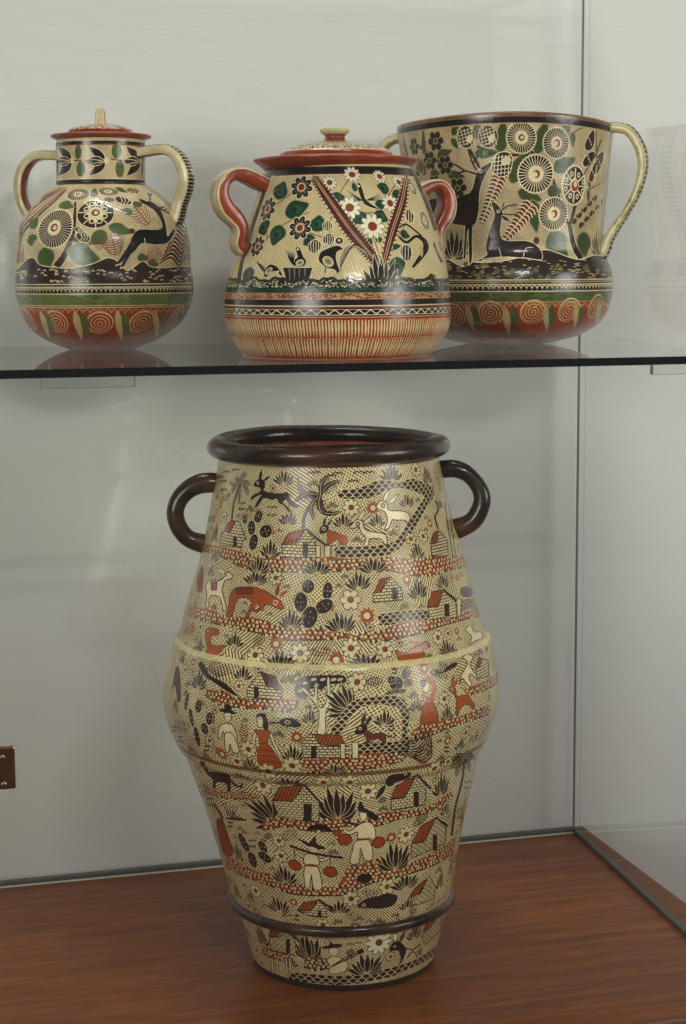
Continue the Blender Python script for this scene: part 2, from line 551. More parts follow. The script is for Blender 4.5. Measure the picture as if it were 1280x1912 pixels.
class Pot:
    """a pot turned about a (slightly wandering) vertical axis; widths read off at the axis plane"""

    def __init__(self, bx, by, z0, widths, sub=4, smooth=True, wob=0.004, seed=1, base_r=None):
        b = on_z(bx, by, z0)
        self.base = b
        d = np.array([CAM[0] - b[0], CAM[1] - b[1], 0.0])
        self.dist = np.linalg.norm(d)
        self.ef = d / self.dist
        self.er = np.array([-self.ef[1], self.ef[0], 0.0])
        self.pxm = ((b + np.array([0, 0, .2]) - CAM) @ FW) / F_PX
        prof = []
        for y, xl, xr in widths:
            A, B = self.plane(xl, y), self.plane(xr, y)
            prof.append(((A[1] + B[1]) / 2, (B[0] - A[0]) / 2, (A[0] + B[0]) / 2))
        prof = np.array(prof)[::-1]                      # bottom to top: z, r, centre shift
        if smooth:
            prof = catmull(prof, sub)
        if base_r is not None:
            prof = np.concatenate([[[0.0, base_r, prof[0, 2]]], prof[prof[:, 0] > 0.0004]])
        self.prof = prof
        seg = np.hypot(np.diff(prof[:, 0]), np.diff(prof[:, 1]))
        self.arc = np.concatenate([[0], np.cumsum(seg)])
        self.stot = self.arc[-1]
        rnd = random.Random(seed)
        self.ph = [rnd.uniform(0, 6.28) for _ in range(4)]
        self.wob = wob

    def plane(self, x, y):
        d = ray(x, y)
        t = ((self.base - CAM) @ self.ef) / (d @ self.ef)
        p = CAM + d * t - self.base
        return p @ self.er, p[2]

    def shape(self, r, th, z):
        p, w = self.ph, self.wob
        return r * (1 + w * math.sin(2 * th + p[0] + 3 * z) + .6 * w * math.sin(3 * th + p[1] - 5 * z) + .35 * w * math.sin(7 * th + p[2] + 22 * z))

    def at(self, r, th, z, c):
        rr = self.shape(r, th, z)
        return self.base + self.er * (c + rr * math.sin(th)) + self.ef * (rr * math.cos(th)) + np.array([0, 0, z])

    def lathe(self, name, rows, mats, mat_of, parent, seg=144, close0=True, close1=False, uv_rows=None, warp=None):
        """rows: (z, r, c) along the section; mat_of: material index of each strip"""
        V, Fc, MI, UV = [], [], [], []
        n = len(rows)
        for (z, r, c) in rows:
            for k in range(seg):
                th = -math.pi + 2 * math.pi * k / seg
                zz = z + (warp(th, z) if warp else 0.0)
                V.append(self.at(r, th, zz, c))
        for i in range(n - 1):
            for k in range(seg):
                k2 = (k + 1) % seg
                Fc.append((i * seg + k, i * seg + k2, (i + 1) * seg + k2, (i + 1) * seg + k))
                MI.append(mat_of[i])
                if uv_rows is not None:
                    u0, u1 = k / seg, (k + 1) / seg
                    v0, v1 = uv_rows[i], uv_rows[i + 1]
                    UV += [(u0, v0), (u1, v0), (u1, v1), (u0, v1)]
        for flag, row in ((close0, 0), (close1, n - 1)):
            if flag:
                z, r, c = rows[row]
                V.append(self.base + self.er * c + np.array([0, 0, z + (warp(0, z) if warp else 0)]))
                ci = len(V) - 1
                for k in range(seg):
                    k2 = (k + 1) % seg
                    a, b = row * seg + k, row * seg + k2
                    Fc.append((ci, b, a) if row == 0 else (ci, a, b))
                    MI.append(mat_of[0] if row == 0 else mat_of[-1])
                    if uv_rows is not None:
                        v0 = uv_rows[row]
                        UV += [(k / seg, v0)] * 3
        return mesh_obj(name, V, Fc, mats, parent, True, MI, UV if uv_rows is not None else None)

    def r_at(self, z):
        return np.interp(z, self.prof[:, 0], self.prof[:, 1])

    def c_at(self, z):
        return np.interp(z, self.prof[:, 0], self.prof[:, 2])

    def strap(self, name, outer, inner, depth, phi, mats, parent, kinds, nsub=6, round_=False, in0=0.0):
        """handle swept along the middle of two outlines; kinds: material of (inner, side, outer) faces"""
        o = catmull([self.plane(*p) for p in outer], nsub)
        i_ = catmull([self.plane(*p) for p in inner], nsub)
        def resample(q, m):
            s = np.concatenate([[0], np.cumsum(np.hypot(*np.diff(q, axis=0).T))])
            t = np.linspace(0, s[-1], m)
            return np.stack([np.interp(t, s, q[:, 0]), np.interp(t, s, q[:, 1])], 1)
        m = 44
        o, i_ = resample(o, m), resample(i_, m)
        mid, half = (o + i_) / 2, np.hypot(*(o - i_).T) / 2
        half = np.convolve(np.pad(half, 3, mode='edge'), np.ones(7) / 7, 'valid')
        tan = np.gradient(mid, axis=0)
        tan /= np.linalg.norm(tan, axis=1)[:, None]
        nor = np.stack([tan[:, 1], -tan[:, 0]], 1)
        flip = np.sign(np.sum(nor * (o - i_), axis=1).mean())
        nor *= flip
        sgn = 1.0 if mid[:, 0].mean() > 0 else -1.0
        ns = 20
        V, Fc, MI, UV = [], [], [], []
        cp, sp = math.cos(phi), math.sin(phi)
        L = np.concatenate([[0], np.cumsum(np.hypot(*np.diff(mid, axis=0).T))])
        for j in range(m):
            c0 = self.c_at(mid[j, 1])
            for k in range(ns):
                a = 2 * math.pi * k / ns
                ca, sa = math.cos(a), math.sin(a)
                e = 1.0 if round_ else 0.45
                q = math.copysign(abs(ca) ** e, ca) * half[j]
                w = math.copysign(abs(sa) ** e, sa) * (half[j] if round_ else depth)
                u, z = mid[j, 0] + nor[j, 0] * q, mid[j, 1] + nor[j, 1] * q
                u = c0 + (u - c0) / cp
                # turn about the pot's axis: positive phi brings the right-hand handle forward
                x = c0 + (u - c0) * cp - w * sp * 1.0
                y = (u - c0) * sp + w * cp
                V.append(self.base + self.er * x + self.ef * y + np.array([0, 0, z]))
        for j in range(m - 1):
            for k in range(ns):
                k2 = (k + 1) % ns
                f = (j * ns + k, j * ns + k2, (j + 1) * ns + k2, (j + 1) * ns + k)
                Fc.append(f)
                a = (360.0 * (k + .5) / ns) % 360
                off = min(a, 360 - a)
                MI.append(kinds[2] if off < 48 else kinds[0] if off > 132 else kinds[3] if len(kinds) > 3 and off < 72 else kinds[1])
                u0, u1 = L[j] / L[-1], L[j + 1] / L[-1]
                UV += [(u0, k / ns), (u0, (k + 1) / ns), (u1, (k + 1) / ns), (u1, k / ns)]
        ca_, cb_ = len(V), len(V) + 1
        V.append(np.mean(V[:ns], axis=0)); V.append(np.mean(V[(m - 1) * ns:m * ns], axis=0))
        for k in range(ns):
            k2 = (k + 1) % ns
            Fc.append((ca_, k2, k)); MI.append(kinds[1]); UV += [(0, 0)] * 3
            Fc.append((cb_, (m - 1) * ns + k, (m - 1) * ns + k2)); MI.append(kinds[1]); UV += [(1, 0)] * 3
        ob = mesh_obj(name, V, Fc, mats, parent, True, MI, UV)
        bm = bmesh.new(); bm.from_mesh(ob.data)
        bmesh.ops.recalc_face_normals(bm, faces=list(bm.faces))
        bm.to_mesh(ob.data); bm.free()
        return ob


# ------------------------------------------------------------------ brush painting on a pot's skin
CREAM, PALE = (220, 200, 146), (230, 215, 170)
DARK, BLACK = (44, 27, 19), (26, 21, 18)
RED, RUST = (132, 50, 21), (164, 77, 30)
GREEN, DGREEN = (72, 92, 40), (24, 58, 40)
TAN = (176, 150, 106)


class Paint:
    """paints in the unrolled skin of a pot: angle across, length of the section down"""

    def __init__(self, pot, W, H, bbox, step=3.0, ground=CREAM):
        self.pot, self.W, self.H = pot, W, H
        self.cv = np.empty((H, W, 3), dtype=np.float32)
        self.cv[:] = np.array(ground, dtype=np.float32) / 255
        self.zoom(0, 0, 1)
        x0, y0, x1, y1 = bbox
        self.gx = np.arange(x0, x1 + step, step)
        self.gy = np.arange(y0, y1 + step, step)
        self.step, self.x0, self.y0 = step, x0, y0
        gx, gy = np.meshgrid(self.gx, self.gy)
        d = FW + ((gx - CX) / F_PX)[..., None] * RC - ((gy - CY) / F_PX)[..., None] * UC
        hd = np.hypot(d[..., 0], d[..., 1])
        d = d / hd[..., None]
        rel = CAM - pot.base
        rmax = pot.prof[:, 1].max() * 1.3 + abs(pot.prof[:, 2]).max()
        best_t = np.zeros(gx.shape); best_g = np.full(gx.shape, 1e9)
        hit = np.zeros(gx.shape, bool); t_hit = np.zeros(gx.shape)

        def gap(t):
            p = rel + d * t[..., None]
            z = np.clip(p[..., 2], 0, pot.prof[-1, 0])
            c, r = pot.c_at(z), pot.r_at(z)
            u, v = p @ pot.er - c, p @ pot.ef
            over = np.maximum(p[..., 2] - pot.prof[-1, 0], 0) + np.maximum(-p[..., 2], 0)
            return np.hypot(u, v) - r + over
        ts = np.linspace(pot.dist - rmax, pot.dist + rmax * .6, 150)
        prev = None
        for t in ts:
            g = gap(np.full(gx.shape, t))
            new = (g <= 0) & ~hit
            t_hit[new] = t
            hit |= new
            m = g < best_g
            best_g[m] = g[m]; best_t[m] = t
        dt = ts[1] - ts[0]
        lo, hi = t_hit - dt, t_hit.copy()
        for _ in range(14):
            mid = (lo + hi) / 2
            ins = gap(mid) <= 0
            hi = np.where(ins, mid, hi); lo = np.where(ins, lo, mid)
        t = np.where(hit, hi, best_t)
        p = rel + d * t[..., None]
        z = np.clip(p[..., 2], 0, pot.prof[-1, 0])
        self.th = np.arctan2(p @ pot.er - pot.c_at(z), p @ pot.ef)
        self.s = pot.stot - np.interp(z, pot.prof[:, 0], pot.arc)
        # rows of the canvas: radius in picture units
        sr = (np.arange(H) + .5) / H * pot.stot
        self.row_r = np.interp(pot.stot - sr, pot.arc, pot.prof[:, 1]) / pot.pxm
        self.ky = H / (pot.stot / pot.pxm)               # canvas rows per picture unit

    def zoom(self, ox, oy, k):
        self.ox, self.oy, self.k = ox, oy, float(k)

    def lut(self, px, py):
        i = np.clip((py - self.y0) / self.step, 0, len(self.gy) - 1.001)
        j = np.clip((px - self.x0) / self.step, 0, len(self.gx) - 1.001)
        i0, j0 = i.astype(int), j.astype(int)
        fi, fj = i - i0, j - j0
        def bl(a):
            return (a[i0, j0] * (1 - fi) * (1 - fj) + a[i0 + 1, j0] * fi * (1 - fj) + a[i0, j0 + 1] * (1 - fi) * fj + a[i0 + 1, j0 + 1] * fi * fj)
        return bl(self.th), bl(self.s)

    def canvas(self, th, s):
        return np.stack([(th / (2 * math.pi) + .5) * self.W, s / self.pot.stot * self.H], -1)

    def P(self, pts):
        p = np.asarray(pts, dtype=float)
        return self.canvas(*self.lut(self.ox + p[:, 0] / self.k, self.oy + p[:, 1] / self.k))

    def frame(self, x, y, rot=0.0, sx=1.0, sy=1.0):
        th0, s0 = self.lut(np.array([self.ox + x / self.k]), np.array([self.oy + y / self.k]))
        th0, s0 = th0[0], s0[0]
        R = self.row_r[int(np.clip(s0 / self.pot.stot * self.H, 0, self.H - 1))]
        c, sn = math.cos(math.radians(rot)), math.sin(math.radians(rot))
        def T(pts):
            p = np.asarray(pts, dtype=float) * (sx, sy)
            dx = (p[:, 0] * c - p[:, 1] * sn) / self.k
            dy = (p[:, 0] * sn + p[:, 1] * c) / self.k
            return self.canvas(th0 + dx / R, s0 + dy * self.pot.pxm)
        return T

    # --- filling
    def mask(self, q):
        x0, x1 = int(max(q[:, 0].min() - 1, 0)), int(min(q[:, 0].max() + 2, self.W))
        y0, y1 = int(max(q[:, 1].min() - 1, 0)), int(min(q[:, 1].max() + 2, self.H))
        if x1 <= x0 or y1 <= y0:
            return None
        a, b = q, np.roll(q, -1, 0)
        ys = np.arange(y0, y1) + .5
        ya, yb = a[:, 1:2], b[:, 1:2]
        cross = (ya <= ys) != (yb <= ys)
        dy = np.where(np.abs(yb - ya) < 1e-9, 1e-9, yb - ya)
        xi = a[:, 0:1] + (ys - ya) / dy * (b[:, 0:1] - a[:, 0:1])
        e, r = np.nonzero(cross)
        col = np.clip(np.ceil(xi[e, r] - .5).astype(int) - x0, 0, x1 - x0)
        acc = np.zeros((y1 - y0, x1 - x0 + 1), np.int32)
        np.add.at(acc, (r, col), 1)
        m = (np.cumsum(acc, 1)[:, :-1] & 1).astype(bool)
        return m, x0, x1, y0, y1

    def fill(self, q, color):
        r = self.mask(q)
        if r is None:
            return
        m, x0, x1, y0, y1 = r
        if callable(color):
            ys, xs = np.nonzero(m)
            if len(ys):
                self.cv[ys + y0, xs + x0] = np.asarray(color(xs + x0, ys + y0), dtype=np.float32) / 255
        else:
            self.cv[y0:y1, x0:x1][m] = np.asarray(color, dtype=np.float32) / 255

    def poly(self, pts, color, T=None, smooth=0, outline=None, ow=6):
        p = catmull(pts, smooth, True) if smooth else np.asarray(pts, float)
        if not smooth:                                   # split long edges so that they follow the skin
            out = []
            for a, b in zip(p, np.roll(p, -1, 0)):
                n = max(1, int(np.hypot(*(b - a)) / 25))
                out.append(a + (b - a) * np.linspace(0, 1, n, endpoint=False)[:, None])
            p = np.concatenate(out)
        T = T or self.P
        if color is not None:
            self.fill(T(p), color)
        if outline is not None:
            self.line(np.concatenate([p, p[:1]]), ow, outline, T)

    def line(self, pts, w, color, T=None, smooth=0, taper=None):
        p = catmull(pts, smooth) if smooth else np.asarray(pts, float)
        if len(p) < 2:
            return
        out = []
        for a, b in zip(p[:-1], p[1:]):
            n = max(1, int(np.hypot(*(b - a)) / 25))
            out.append(a + (b - a) * np.linspace(0, 1, n, endpoint=False)[:, None])
        p = np.concatenate(out + [p[-1:]])
        t = np.gradient(p, axis=0)
        t /= (np.linalg.norm(t, axis=1)[:, None] + 1e-9)
        nrm = np.stack([-t[:, 1], t[:, 0]], 1)
        ww = np.full(len(p), w / 2.0)
        if taper is not None:
            ww = np.interp(np.linspace(0, 1, len(p)), np.linspace(0, 1, len(taper)), taper) * w / 2
        T = T or self.P
        A, B = T(p + nrm * ww[:, None]), T(p - nrm * ww[:, None])
        for i in range(0, len(p) - 1, 6):               # short pieces keep self-crossing strokes solid
            j = min(i + 7, len(p))
            self.fill(np.concatenate([A[i:j], B[i:j][::-1]]), color)

    def disc(self, x, y, rx, ry, color, rot=0, T=None, outline=None, ow=5):
        a = np.linspace(0, 2 * math.pi, 22, endpoint=False)
        p = np.stack([np.cos(a) * rx, np.sin(a) * ry], 1)
        F = self.frame(x, y, rot)
        if outline is not None:
            p2 = np.stack([np.cos(a) * (rx + ow), np.sin(a) * (ry + ow)], 1)
            self.fill(F(p2), outline)
        self.fill(F(p), color)

    def band(self, xc, y0, y1, color):
        """a painted ring between two heights read at column xc"""
        _, s = self.lut(np.array([self.ox + xc / self.k] * 2), np.array([self.oy + y0 / self.k, self.oy + y1 / self.k]))
        a, b = [int(round(v / self.pot.stot * self.H)) for v in s]
        if callable(color):
            ys, xs = np.mgrid[a:b, 0:self.W]
            self.cv[a:b] = (np.asarray(color(xs.ravel(), ys.ravel()), np.float32) / 255).reshape(b - a, self.W, 3)
        else:
            self.cv[a:b] = np.asarray(color, np.float32) / 255

    def rows(self, xc, y):
        _, s = self.lut(np.array([self.ox + xc / self.k]), np.array([self.oy + y / self.k]))
        return s[0] / self.pot.stot * self.H

    def pic(self, X, Y):
        """canvas texels to picture units along the skin"""
        R = self.row_r[np.clip(Y, 0, self.H - 1).astype(int)]
        return (X / self.W - .5) * 2 * math.pi * R, Y / self.ky

    # --- patterns
    def hatch(self, col_a, col_b, period, cover, cell, seed=3, angles=(28, 45, 62, 118, 135, 152), cross=True, a0=0, a1=None):
        """patches of brushed cross-hatching over a stretch of the canvas"""
        a1 = self.H if a1 is None else a1
        Y, X = np.mgrid[a0:a1, 0:self.W].astype(np.float32)
        Rm = float(np.mean(self.row_r[a0:a1]))
        xp, yp = (X / self.W - .5) * 2 * math.pi * Rm, Y / self.ky
        rnd = np.random.RandomState(seed)
        nx, ny = int(2 * math.pi * Rm / cell) + 2, int(self.H / self.ky / cell) + 2
        ix = ((xp + math.pi * Rm) / cell + .35 * np.sin(yp / cell * 2.1)).astype(int) % nx
        iy = (yp / cell + .35 * np.sin(xp / cell * 1.7)).astype(int) % ny
        ang = np.radians(rnd.choice(angles, (nx, ny)))[ix, iy]
        jit = rnd.uniform(.85, 1.2, (nx, ny))[ix, iy]
        wav = .5 * np.sin(xp / 9.0) + .5 * np.sin(yp / 7.0)
        ca, sa = np.cos(ang), np.sin(ang)
        u = (xp * ca + yp * sa + wav) / (period * jit)
        m = (u % 1.0) < cover
        if cross:
            v = (-xp * sa + yp * ca + wav) / (period * jit)
            one = rnd.rand(nx, ny)[ix, iy] < .28               # some patches are brushed one way only
            m &= np.where(one, (u % 1.0) < cover * .72, (v % 1.0) < cover)
        blk = self.cv[a0:a1]
        blk[:] = np.asarray(col_a, np.float32) / 255
        blk[m] = np.asarray(col_b, np.float32) / 255

    def bricks(self, face=CREAM, joint=DARK, w=9.0, h=5.2, j=1.3, slope=0.0):
        def fn(X, Y):
            xp, yp = self.pic(X + .5, Y + .5)
            yp = yp + xp * slope
            row = np.floor(yp / h)
            xo = xp + (row % 2) * w * .5 + np.sin(row * 12.9) * 1.5
            inb = ((yp % h) > j) & ((xo % w) > j)
            return np.where(inb[:, None], np.array(face), np.array(joint))
        return fn

    def tiles(self, a=RUST, b=DARK, w=6.0, slope=0.45, cover=.3):
        def fn(X, Y):
            xp, yp = self.pic(X + .5, Y + .5)
            m = ((xp + yp * slope) / w % 1.0) < cover
            return np.where(m[:, None], np.array(b), np.array(a))
        return fn

    def scales(self, r=6.5, a=DARK, b=CREAM, w=1.5):
        def fn(X, Y):
            xp, yp = self.pic(X + .5, Y + .5)
            hgt = r * .95
            row = np.floor(yp / hgt)
            m = np.zeros(len(xp), bool); done = np.zeros(len(xp), bool)
            for k in (1, 0):                             # the scale of the row below laps over
                rr = row + k
                xo = (xp + (rr % 2) * r) % (2 * r) - r
                d = np.hypot(xo, yp - (rr + 1) * hgt)
                ins = (d < r * 1.08) & ~done
                m |= ins & (d > r * 1.08 - w)
                done |= ins
            return np.where(m[:, None], np.array(b), np.array(a))
        return fn

    def stones(self, top, bot, ground=RUST, size=7.0, seed=0, stone=CREAM, dark=DARK, edge=True):
        """a path of pale cobbles between two lines"""
        P = self.P(catmull(top, 5)); Q = self.P(catmull(bot, 5))
        q = np.concatenate([P, Q[::-1]])
        r = self.mask(q)
        if r is None:
            return
        m, x0, x1, y0, y1 = r
        self.fill(q, ground)
        if edge:
            self.line(bot, 1.8 * self.k, dark, smooth=5)
        rnd = random.Random(seed + int(q[0, 0]))
        kx = self.W / (2 * math.pi * self.row_r[min(int((y0 + y1) / 2), self.H - 1)])
        dx, dy = size * 1.28 * kx, size * 1.02 * self.ky
        row = 0
        y = y0
        a = np.linspace(0, 2 * math.pi, 9, endpoint=False)
        while y < y1:
            x = x0 + (row % 2) * dx * .5
            while x < x1:
                cx, cy = x + rnd.uniform(-.22, .22) * dx, y + rnd.uniform(-.22, .22) * dy
                ii, jj = int(cy) - y0, int(cx) - x0
                if 0 <= ii < m.shape[0] and 0 <= jj < m.shape[1] and m[ii, jj]:
                    dk = np.stack([cx + dx * .5 + np.cos(a) * dx * .29, cy + np.sin(a + .4) * dy * .42], 1)
                    self.fill(dk, dark)
                    rx, ry = dx * rnd.uniform(.29, .38), dy * rnd.uniform(.28, .38)
                    t = rnd.uniform(-.5, .5)
                    ex, ey = np.cos(a) * rx, np.sin(a) * ry
                    self.fill(np.stack([cx + ex * math.cos(t) - ey * math.sin(t), cy + ex * math.sin(t) + ey * math.cos(t)], 1), stone)
                x += dx
            y += dy
            row += 1

    # --- motifs (sizes in zoom units)
    def leaf(self, F, x0, y0, x1, y1, w, color, edge=None, ew=4, bend=0.0, n=7):
        t = np.linspace(0, 1, n)
        dx, dy = x1 - x0, y1 - y0
        L = math.hypot(dx, dy) + 1e-6
        nx, ny = -dy / L, dx / L
        prof = np.sin(np.pi * np.clip(t, 0, 1) ** .8) * w / 2
        b = np.sin(np.pi * t) * bend
        cx, cy = x0 + dx * t + nx * b, y0 + dy * t + ny * b
        if edge is not None:
            pe = prof + ew
            self.fill(F(np.concatenate([np.stack([cx + nx * pe, cy + ny * pe], 1), np.stack([cx - nx * pe, cy - ny * pe], 1)[::-1]])), edge)
        self.fill(F(np.concatenate([np.stack([cx + nx * prof, cy + ny * prof], 1), np.stack([cx - nx * prof, cy - ny * prof], 1)[::-1]])), color)

    def bush(self, x, y, w, h, n=7, rot=0, color=DARK, edge=CREAM, spread=78, ew=None, lw=None):
        F = self.frame(x, y, rot)
        ew = ew or 1.1 * self.k
        order = sorted(range(n), key=lambda i: -abs(i - (n - 1) / 2))
        for i in order:
            a = math.radians(-spread + 2 * spread * i / (n - 1))
            ln = 1.0 - .12 * ((i * 7) % 3)
            ex, ey = math.sin(a) * w * .55 * ln, -math.cos(a) * h * ln - h * .12
            self.leaf(F, 0, 0, ex, ey, lw or max(w / n * 1.15, 3.2 * self.k), color, edge, ew, bend=math.sin(a) * h * .10)

    def flower(self, x, y, r, n=8, petal=CREAM, out=DARK, core=RED, cr=.24, rot=0, ow=None):
        F = self.frame(x, y, rot)
        ow = ow or 1.25 * self.k
        a = np.linspace(0, 2 * math.pi, 12, endpoint=False)
        for pas in (0, 1):
            for i in range(n):
                t = 2 * math.pi * i / n
                cx, cy = math.cos(t) * r * .62, math.sin(t) * r * .62
                g = ow if pas == 0 else 0
                ex, ey = np.cos(a) * (r * .38 + g), np.sin(a) * (min(r * 2.0 / n, r * .36) + g)
                p = np.stack([cx + ex * math.cos(t) - ey * math.sin(t), cy + ex * math.sin(t) + ey * math.cos(t)], 1)
                self.fill(F(p), out if pas == 0 else petal)
                if pas == 1:
                    s_ = self.ow_line(F, cx * .55, cy * .55, cx * 1.35, cy * 1.35, r, n, t, ow, out)
        self.fill(F(np.stack([np.cos(a), np.sin(a)], 1) * (r * cr + ow)), out)
        self.fill(F(np.stack([np.cos(a), np.sin(a)], 1) * r * cr), core)

    def ow_line(self, F, x0, y0, x1, y1, r, n, t, ow, out):
        t2 = t + math.pi / n
        c, s = math.cos(t2), math.sin(t2)
        w = ow * .5
        p = [(c * r * .3 - s * w, s * r * .3 + c * w), (c * r * .82 - s * w, s * r * .82 + c * w), (c * r * .82 + s * w, s * r * .82 - c * w), (c * r * .3 + s * w, s * r * .3 - c * w)]
        self.fill(F(p), out)

    def burst(self, x, y, r, color=RUST, core=CREAM, n=10, cr=.38):
        F = self.frame(x, y)
        a = np.linspace(0, 2 * math.pi, 2 * n, endpoint=False)
        rr = np.where(np.arange(2 * n) % 2 == 0, r, r * .68)
        self.fill(F(np.stack([np.cos(a) * rr, np.sin(a) * rr], 1)), color)
        self.fill(F(np.stack([np.cos(a), np.sin(a)], 1) * r * cr * 1.25), DARK)
        self.fill(F(np.stack([np.cos(a), np.sin(a)], 1) * r * cr), core)

    def pad(self, x, y, rx, ry, rot=0, fruit=None):
        if fruit is not None:
            for k in range(5):
                a = math.radians(fruit - 40 + 20 * k)
                F = self.frame(x + math.cos(a) * (rx + 3), y + math.sin(a) * (ry + 3))
                b = np.linspace(0, 2 * math.pi, 10, endpoint=False)
                rr = np.where(np.arange(10) % 2 == 0, 16, 7) * self.k / 4
                self.fill(F(np.stack([np.cos(b) * rr, np.sin(b) * rr], 1)), RED)
        self.disc(x, y, rx, ry, DARK, rot, outline=CREAM, ow=1.2 * self.k)
        F = self.frame(x, y, rot)
        for i in (-.55, 0, .5):
            for j in (-.5, -.05, .45):
                if abs(i) + abs(j) < .95:
                    q = 1.35 * self.k
                    px, py = (i + .1 * j) * rx, j * ry
                    self.fill(F([(px - q * .6, py + q * 1.4), (px, py - q * 1.4), (px + q * .7, py + q * 1.2)]), CREAM)

    def house(self, wall, roof, door=None, wfn=None, rfn=None, eave=None):
        self.poly(wall, wfn or self.bricks(), outline=DARK, ow=1.5 * self.k)
        self.poly(roof, rfn or self.tiles(), outline=DARK, ow=1.5 * self.k)
        if eave:
            self.line(eave, 4.0 * self.k, DARK)
        if door:
            x0, x1, y0, y1 = door
            self.poly([(x0, y0), (x1, y0 + 2), (x1, y1), (x0, y1)], DARK)

    def frond(self, x0, y0, x1, y1, bend, w, color=DARK, n=13):
        dx, dy = x1 - x0, y1 - y0
        L = math.hypot(dx, dy)
        nx, ny = -dy / L, dx / L
        t = np.linspace(0, 1, n)
        cx, cy = x0 + dx * t + nx * np.sin(np.pi * t) * bend, y0 + dy * t + ny * np.sin(np.pi * t) * bend
        self.line(np.stack([cx, cy], 1), w * .62, color, taper=[.5, 1, .9, .3])
        sg = 1 if bend < 0 else -1
        for i in range(2, n):
            f = math.sin(math.pi * min(1, t[i] * .9 + .08))
            self.line([(cx[i], cy[i]), (cx[i] + (nx * sg * w * .9 + dx / L * w * .35) * f, cy[i] + (ny * sg * w * .9 + dy / L * w * .35) * f)], 1.7 * self.k, color, taper=[1, .4])
        self.line(np.stack([cx, cy], 1), 1.0 * self.k, CREAM)

    def fern(self, x0, y0, x1, y1, w, n=9, color=DARK, lw=2.2, rib=None, sweep=.55, both=True):
        dx, dy = x1 - x0, y1 - y0
        L = math.hypot(dx, dy)
        ux, uy, nx, ny = dx / L, dy / L, -dy / L, dx / L
        for i in range(n):
            t = (i + .5) / n
            f = w * math.sin(math.pi * (.15 + .8 * t)) if both != 'cone' else w * (1 - t)
            bx, by = x0 + dx * t, y0 + dy * t
            for sg in (1, -1):
                mx, my = bx + nx * sg * f * .55 + ux * f * sweep * .2, by + ny * sg * f * .55 + uy * f * sweep * .2
                self.line([(bx, by), (mx, my), (bx + nx * sg * f + ux * f * sweep, by + ny * sg * f + uy * f * sweep)], lw * self.k, color, smooth=3, taper=[.8, 1, .35])
        if rib is not None:
            self.line([(x0, y0), (x1, y1)], 1.5 * self.k, rib)

    def ear(self, x0, y0, x1, y1, w, color, edge=None):
        self.leaf(self.P, x0, y0, x1, y1, w, color, edge, ew=.9 * self.k)

    def eye(self, x, y, r, a=CREAM, b=DARK):
        self.disc(x, y, r, r, a)
        self.disc(x, y, r * .5, r * .5, b)

    def spiral(self, x, y, r, color=CREAM, turns=4, w=1.6, rot=0):
        F = self.frame(x, y, rot)
        a = np.linspace(0.8, turns * 2 * math.pi, turns * 16)
        rr = r * a / a[-1]
        a2 = np.linspace(0, 2 * math.pi, 28)
        self.line(np.stack([np.cos(a) * rr, np.sin(a) * rr], 1), w * self.k, color, F)
        self.line(np.stack([np.cos(a2) * r, np.sin(a2) * r], 1), w * self.k, color, F)

    def daisy(self, x, y, r, n=34, sy=1.0, dark=DARK, pale=PALE, core=.30, ring=RED, lw=1.0, rot=0):
        """dark disc rayed with pale strokes about a pale eye"""
        F = self.frame(x, y, rot, 1.0, sy)
        a = np.linspace(0, 2 * math.pi, 2 * n, endpoint=False)
        rr = np.where(np.arange(2 * n) % 2 == 0, r * 1.04, r * .98)
        self.fill(F(np.stack([np.cos(a) * rr, np.sin(a) * rr], 1)), pale)
        for i in range(n):
            t = 2 * math.pi * i / n
            c, s = math.cos(t), math.sin(t)
            w0, w1 = r * .02, r * 2.05 / n
            r0, r1 = r * (core + .08), r * .95
            self.fill(F([(c * r0 - s * w0, s * r0 + c * w0), (c * r1 * .95 - s * w1, s * r1 * .95 + c * w1), (c * r1, s * r1), (c * r1 * .95 + s * w1, s * r1 * .95 - c * w1), (c * r0 + s * w0, s * r0 - c * w0)]), dark)
        b = np.linspace(0, 2 * math.pi, 20, endpoint=False)
        if ring is not None:
            self.fill(F(np.stack([np.cos(b), np.sin(b)], 1) * r * .2), ring)
            self.fill(F(np.stack([np.cos(b), np.sin(b)], 1) * r * .11 + (r * .03, 0)), pale)

    def rosette(self, x, y, r, n=8, dark=DARK, pale=PALE, core=RED, sy=1.0):
        """dark round petals edged pale about a red eye"""
        F = self.frame(x, y, 0, 1.0, sy)
        b = np.linspace(0, 2 * math.pi, 14, endpoint=False)
        for g, col in ((1.0, pale), (.80, dark)):
            for i in range(n):
                t = 2 * math.pi * i / n + .2
                cx, cy = math.cos(t) * r * .64, math.sin(t) * r * .64
                ex, ey = np.cos(b) * r * .40 * g, np.sin(b) * r * .29 * g
                self.fill(F(np.stack([cx + ex * math.cos(t) - ey * math.sin(t), cy + ex * math.sin(t) + ey * math.cos(t)], 1)), col)
        for i in range(n):
            t = 2 * math.pi * i / n + .2
            c, s = math.cos(t), math.sin(t)
            w = r * .025
            self.fill(F([(c * r * .35 - s * w, s * r * .35 + c * w), (c * r * .8, s * r * .8), (c * r * .35 + s * w, s * r * .35 - c * w)]), pale)
        self.fill(F(np.stack([np.cos(b), np.sin(b)], 1) * r * .36), pale)
        self.fill(F(np.stack([np.cos(b), np.sin(b)], 1) * r * .28), core)

    def blob_leaf(self, x, y, rx, ry, rot=0, color=GREEN, edge=None, point=1.35):
        F = self.frame(x, y, rot)
        p = catmull([(-rx, 0), (-rx * .6, -ry * .8), (0, -ry), (rx * .6, -ry * .6), (rx * point, 0), (rx * .6, ry * .7), (0, ry), (-rx * .65, ry * .75)], 3, True)
        if edge is not None:
            self.fill(F(p * 1.1), edge)
        self.fill(F(p), color)

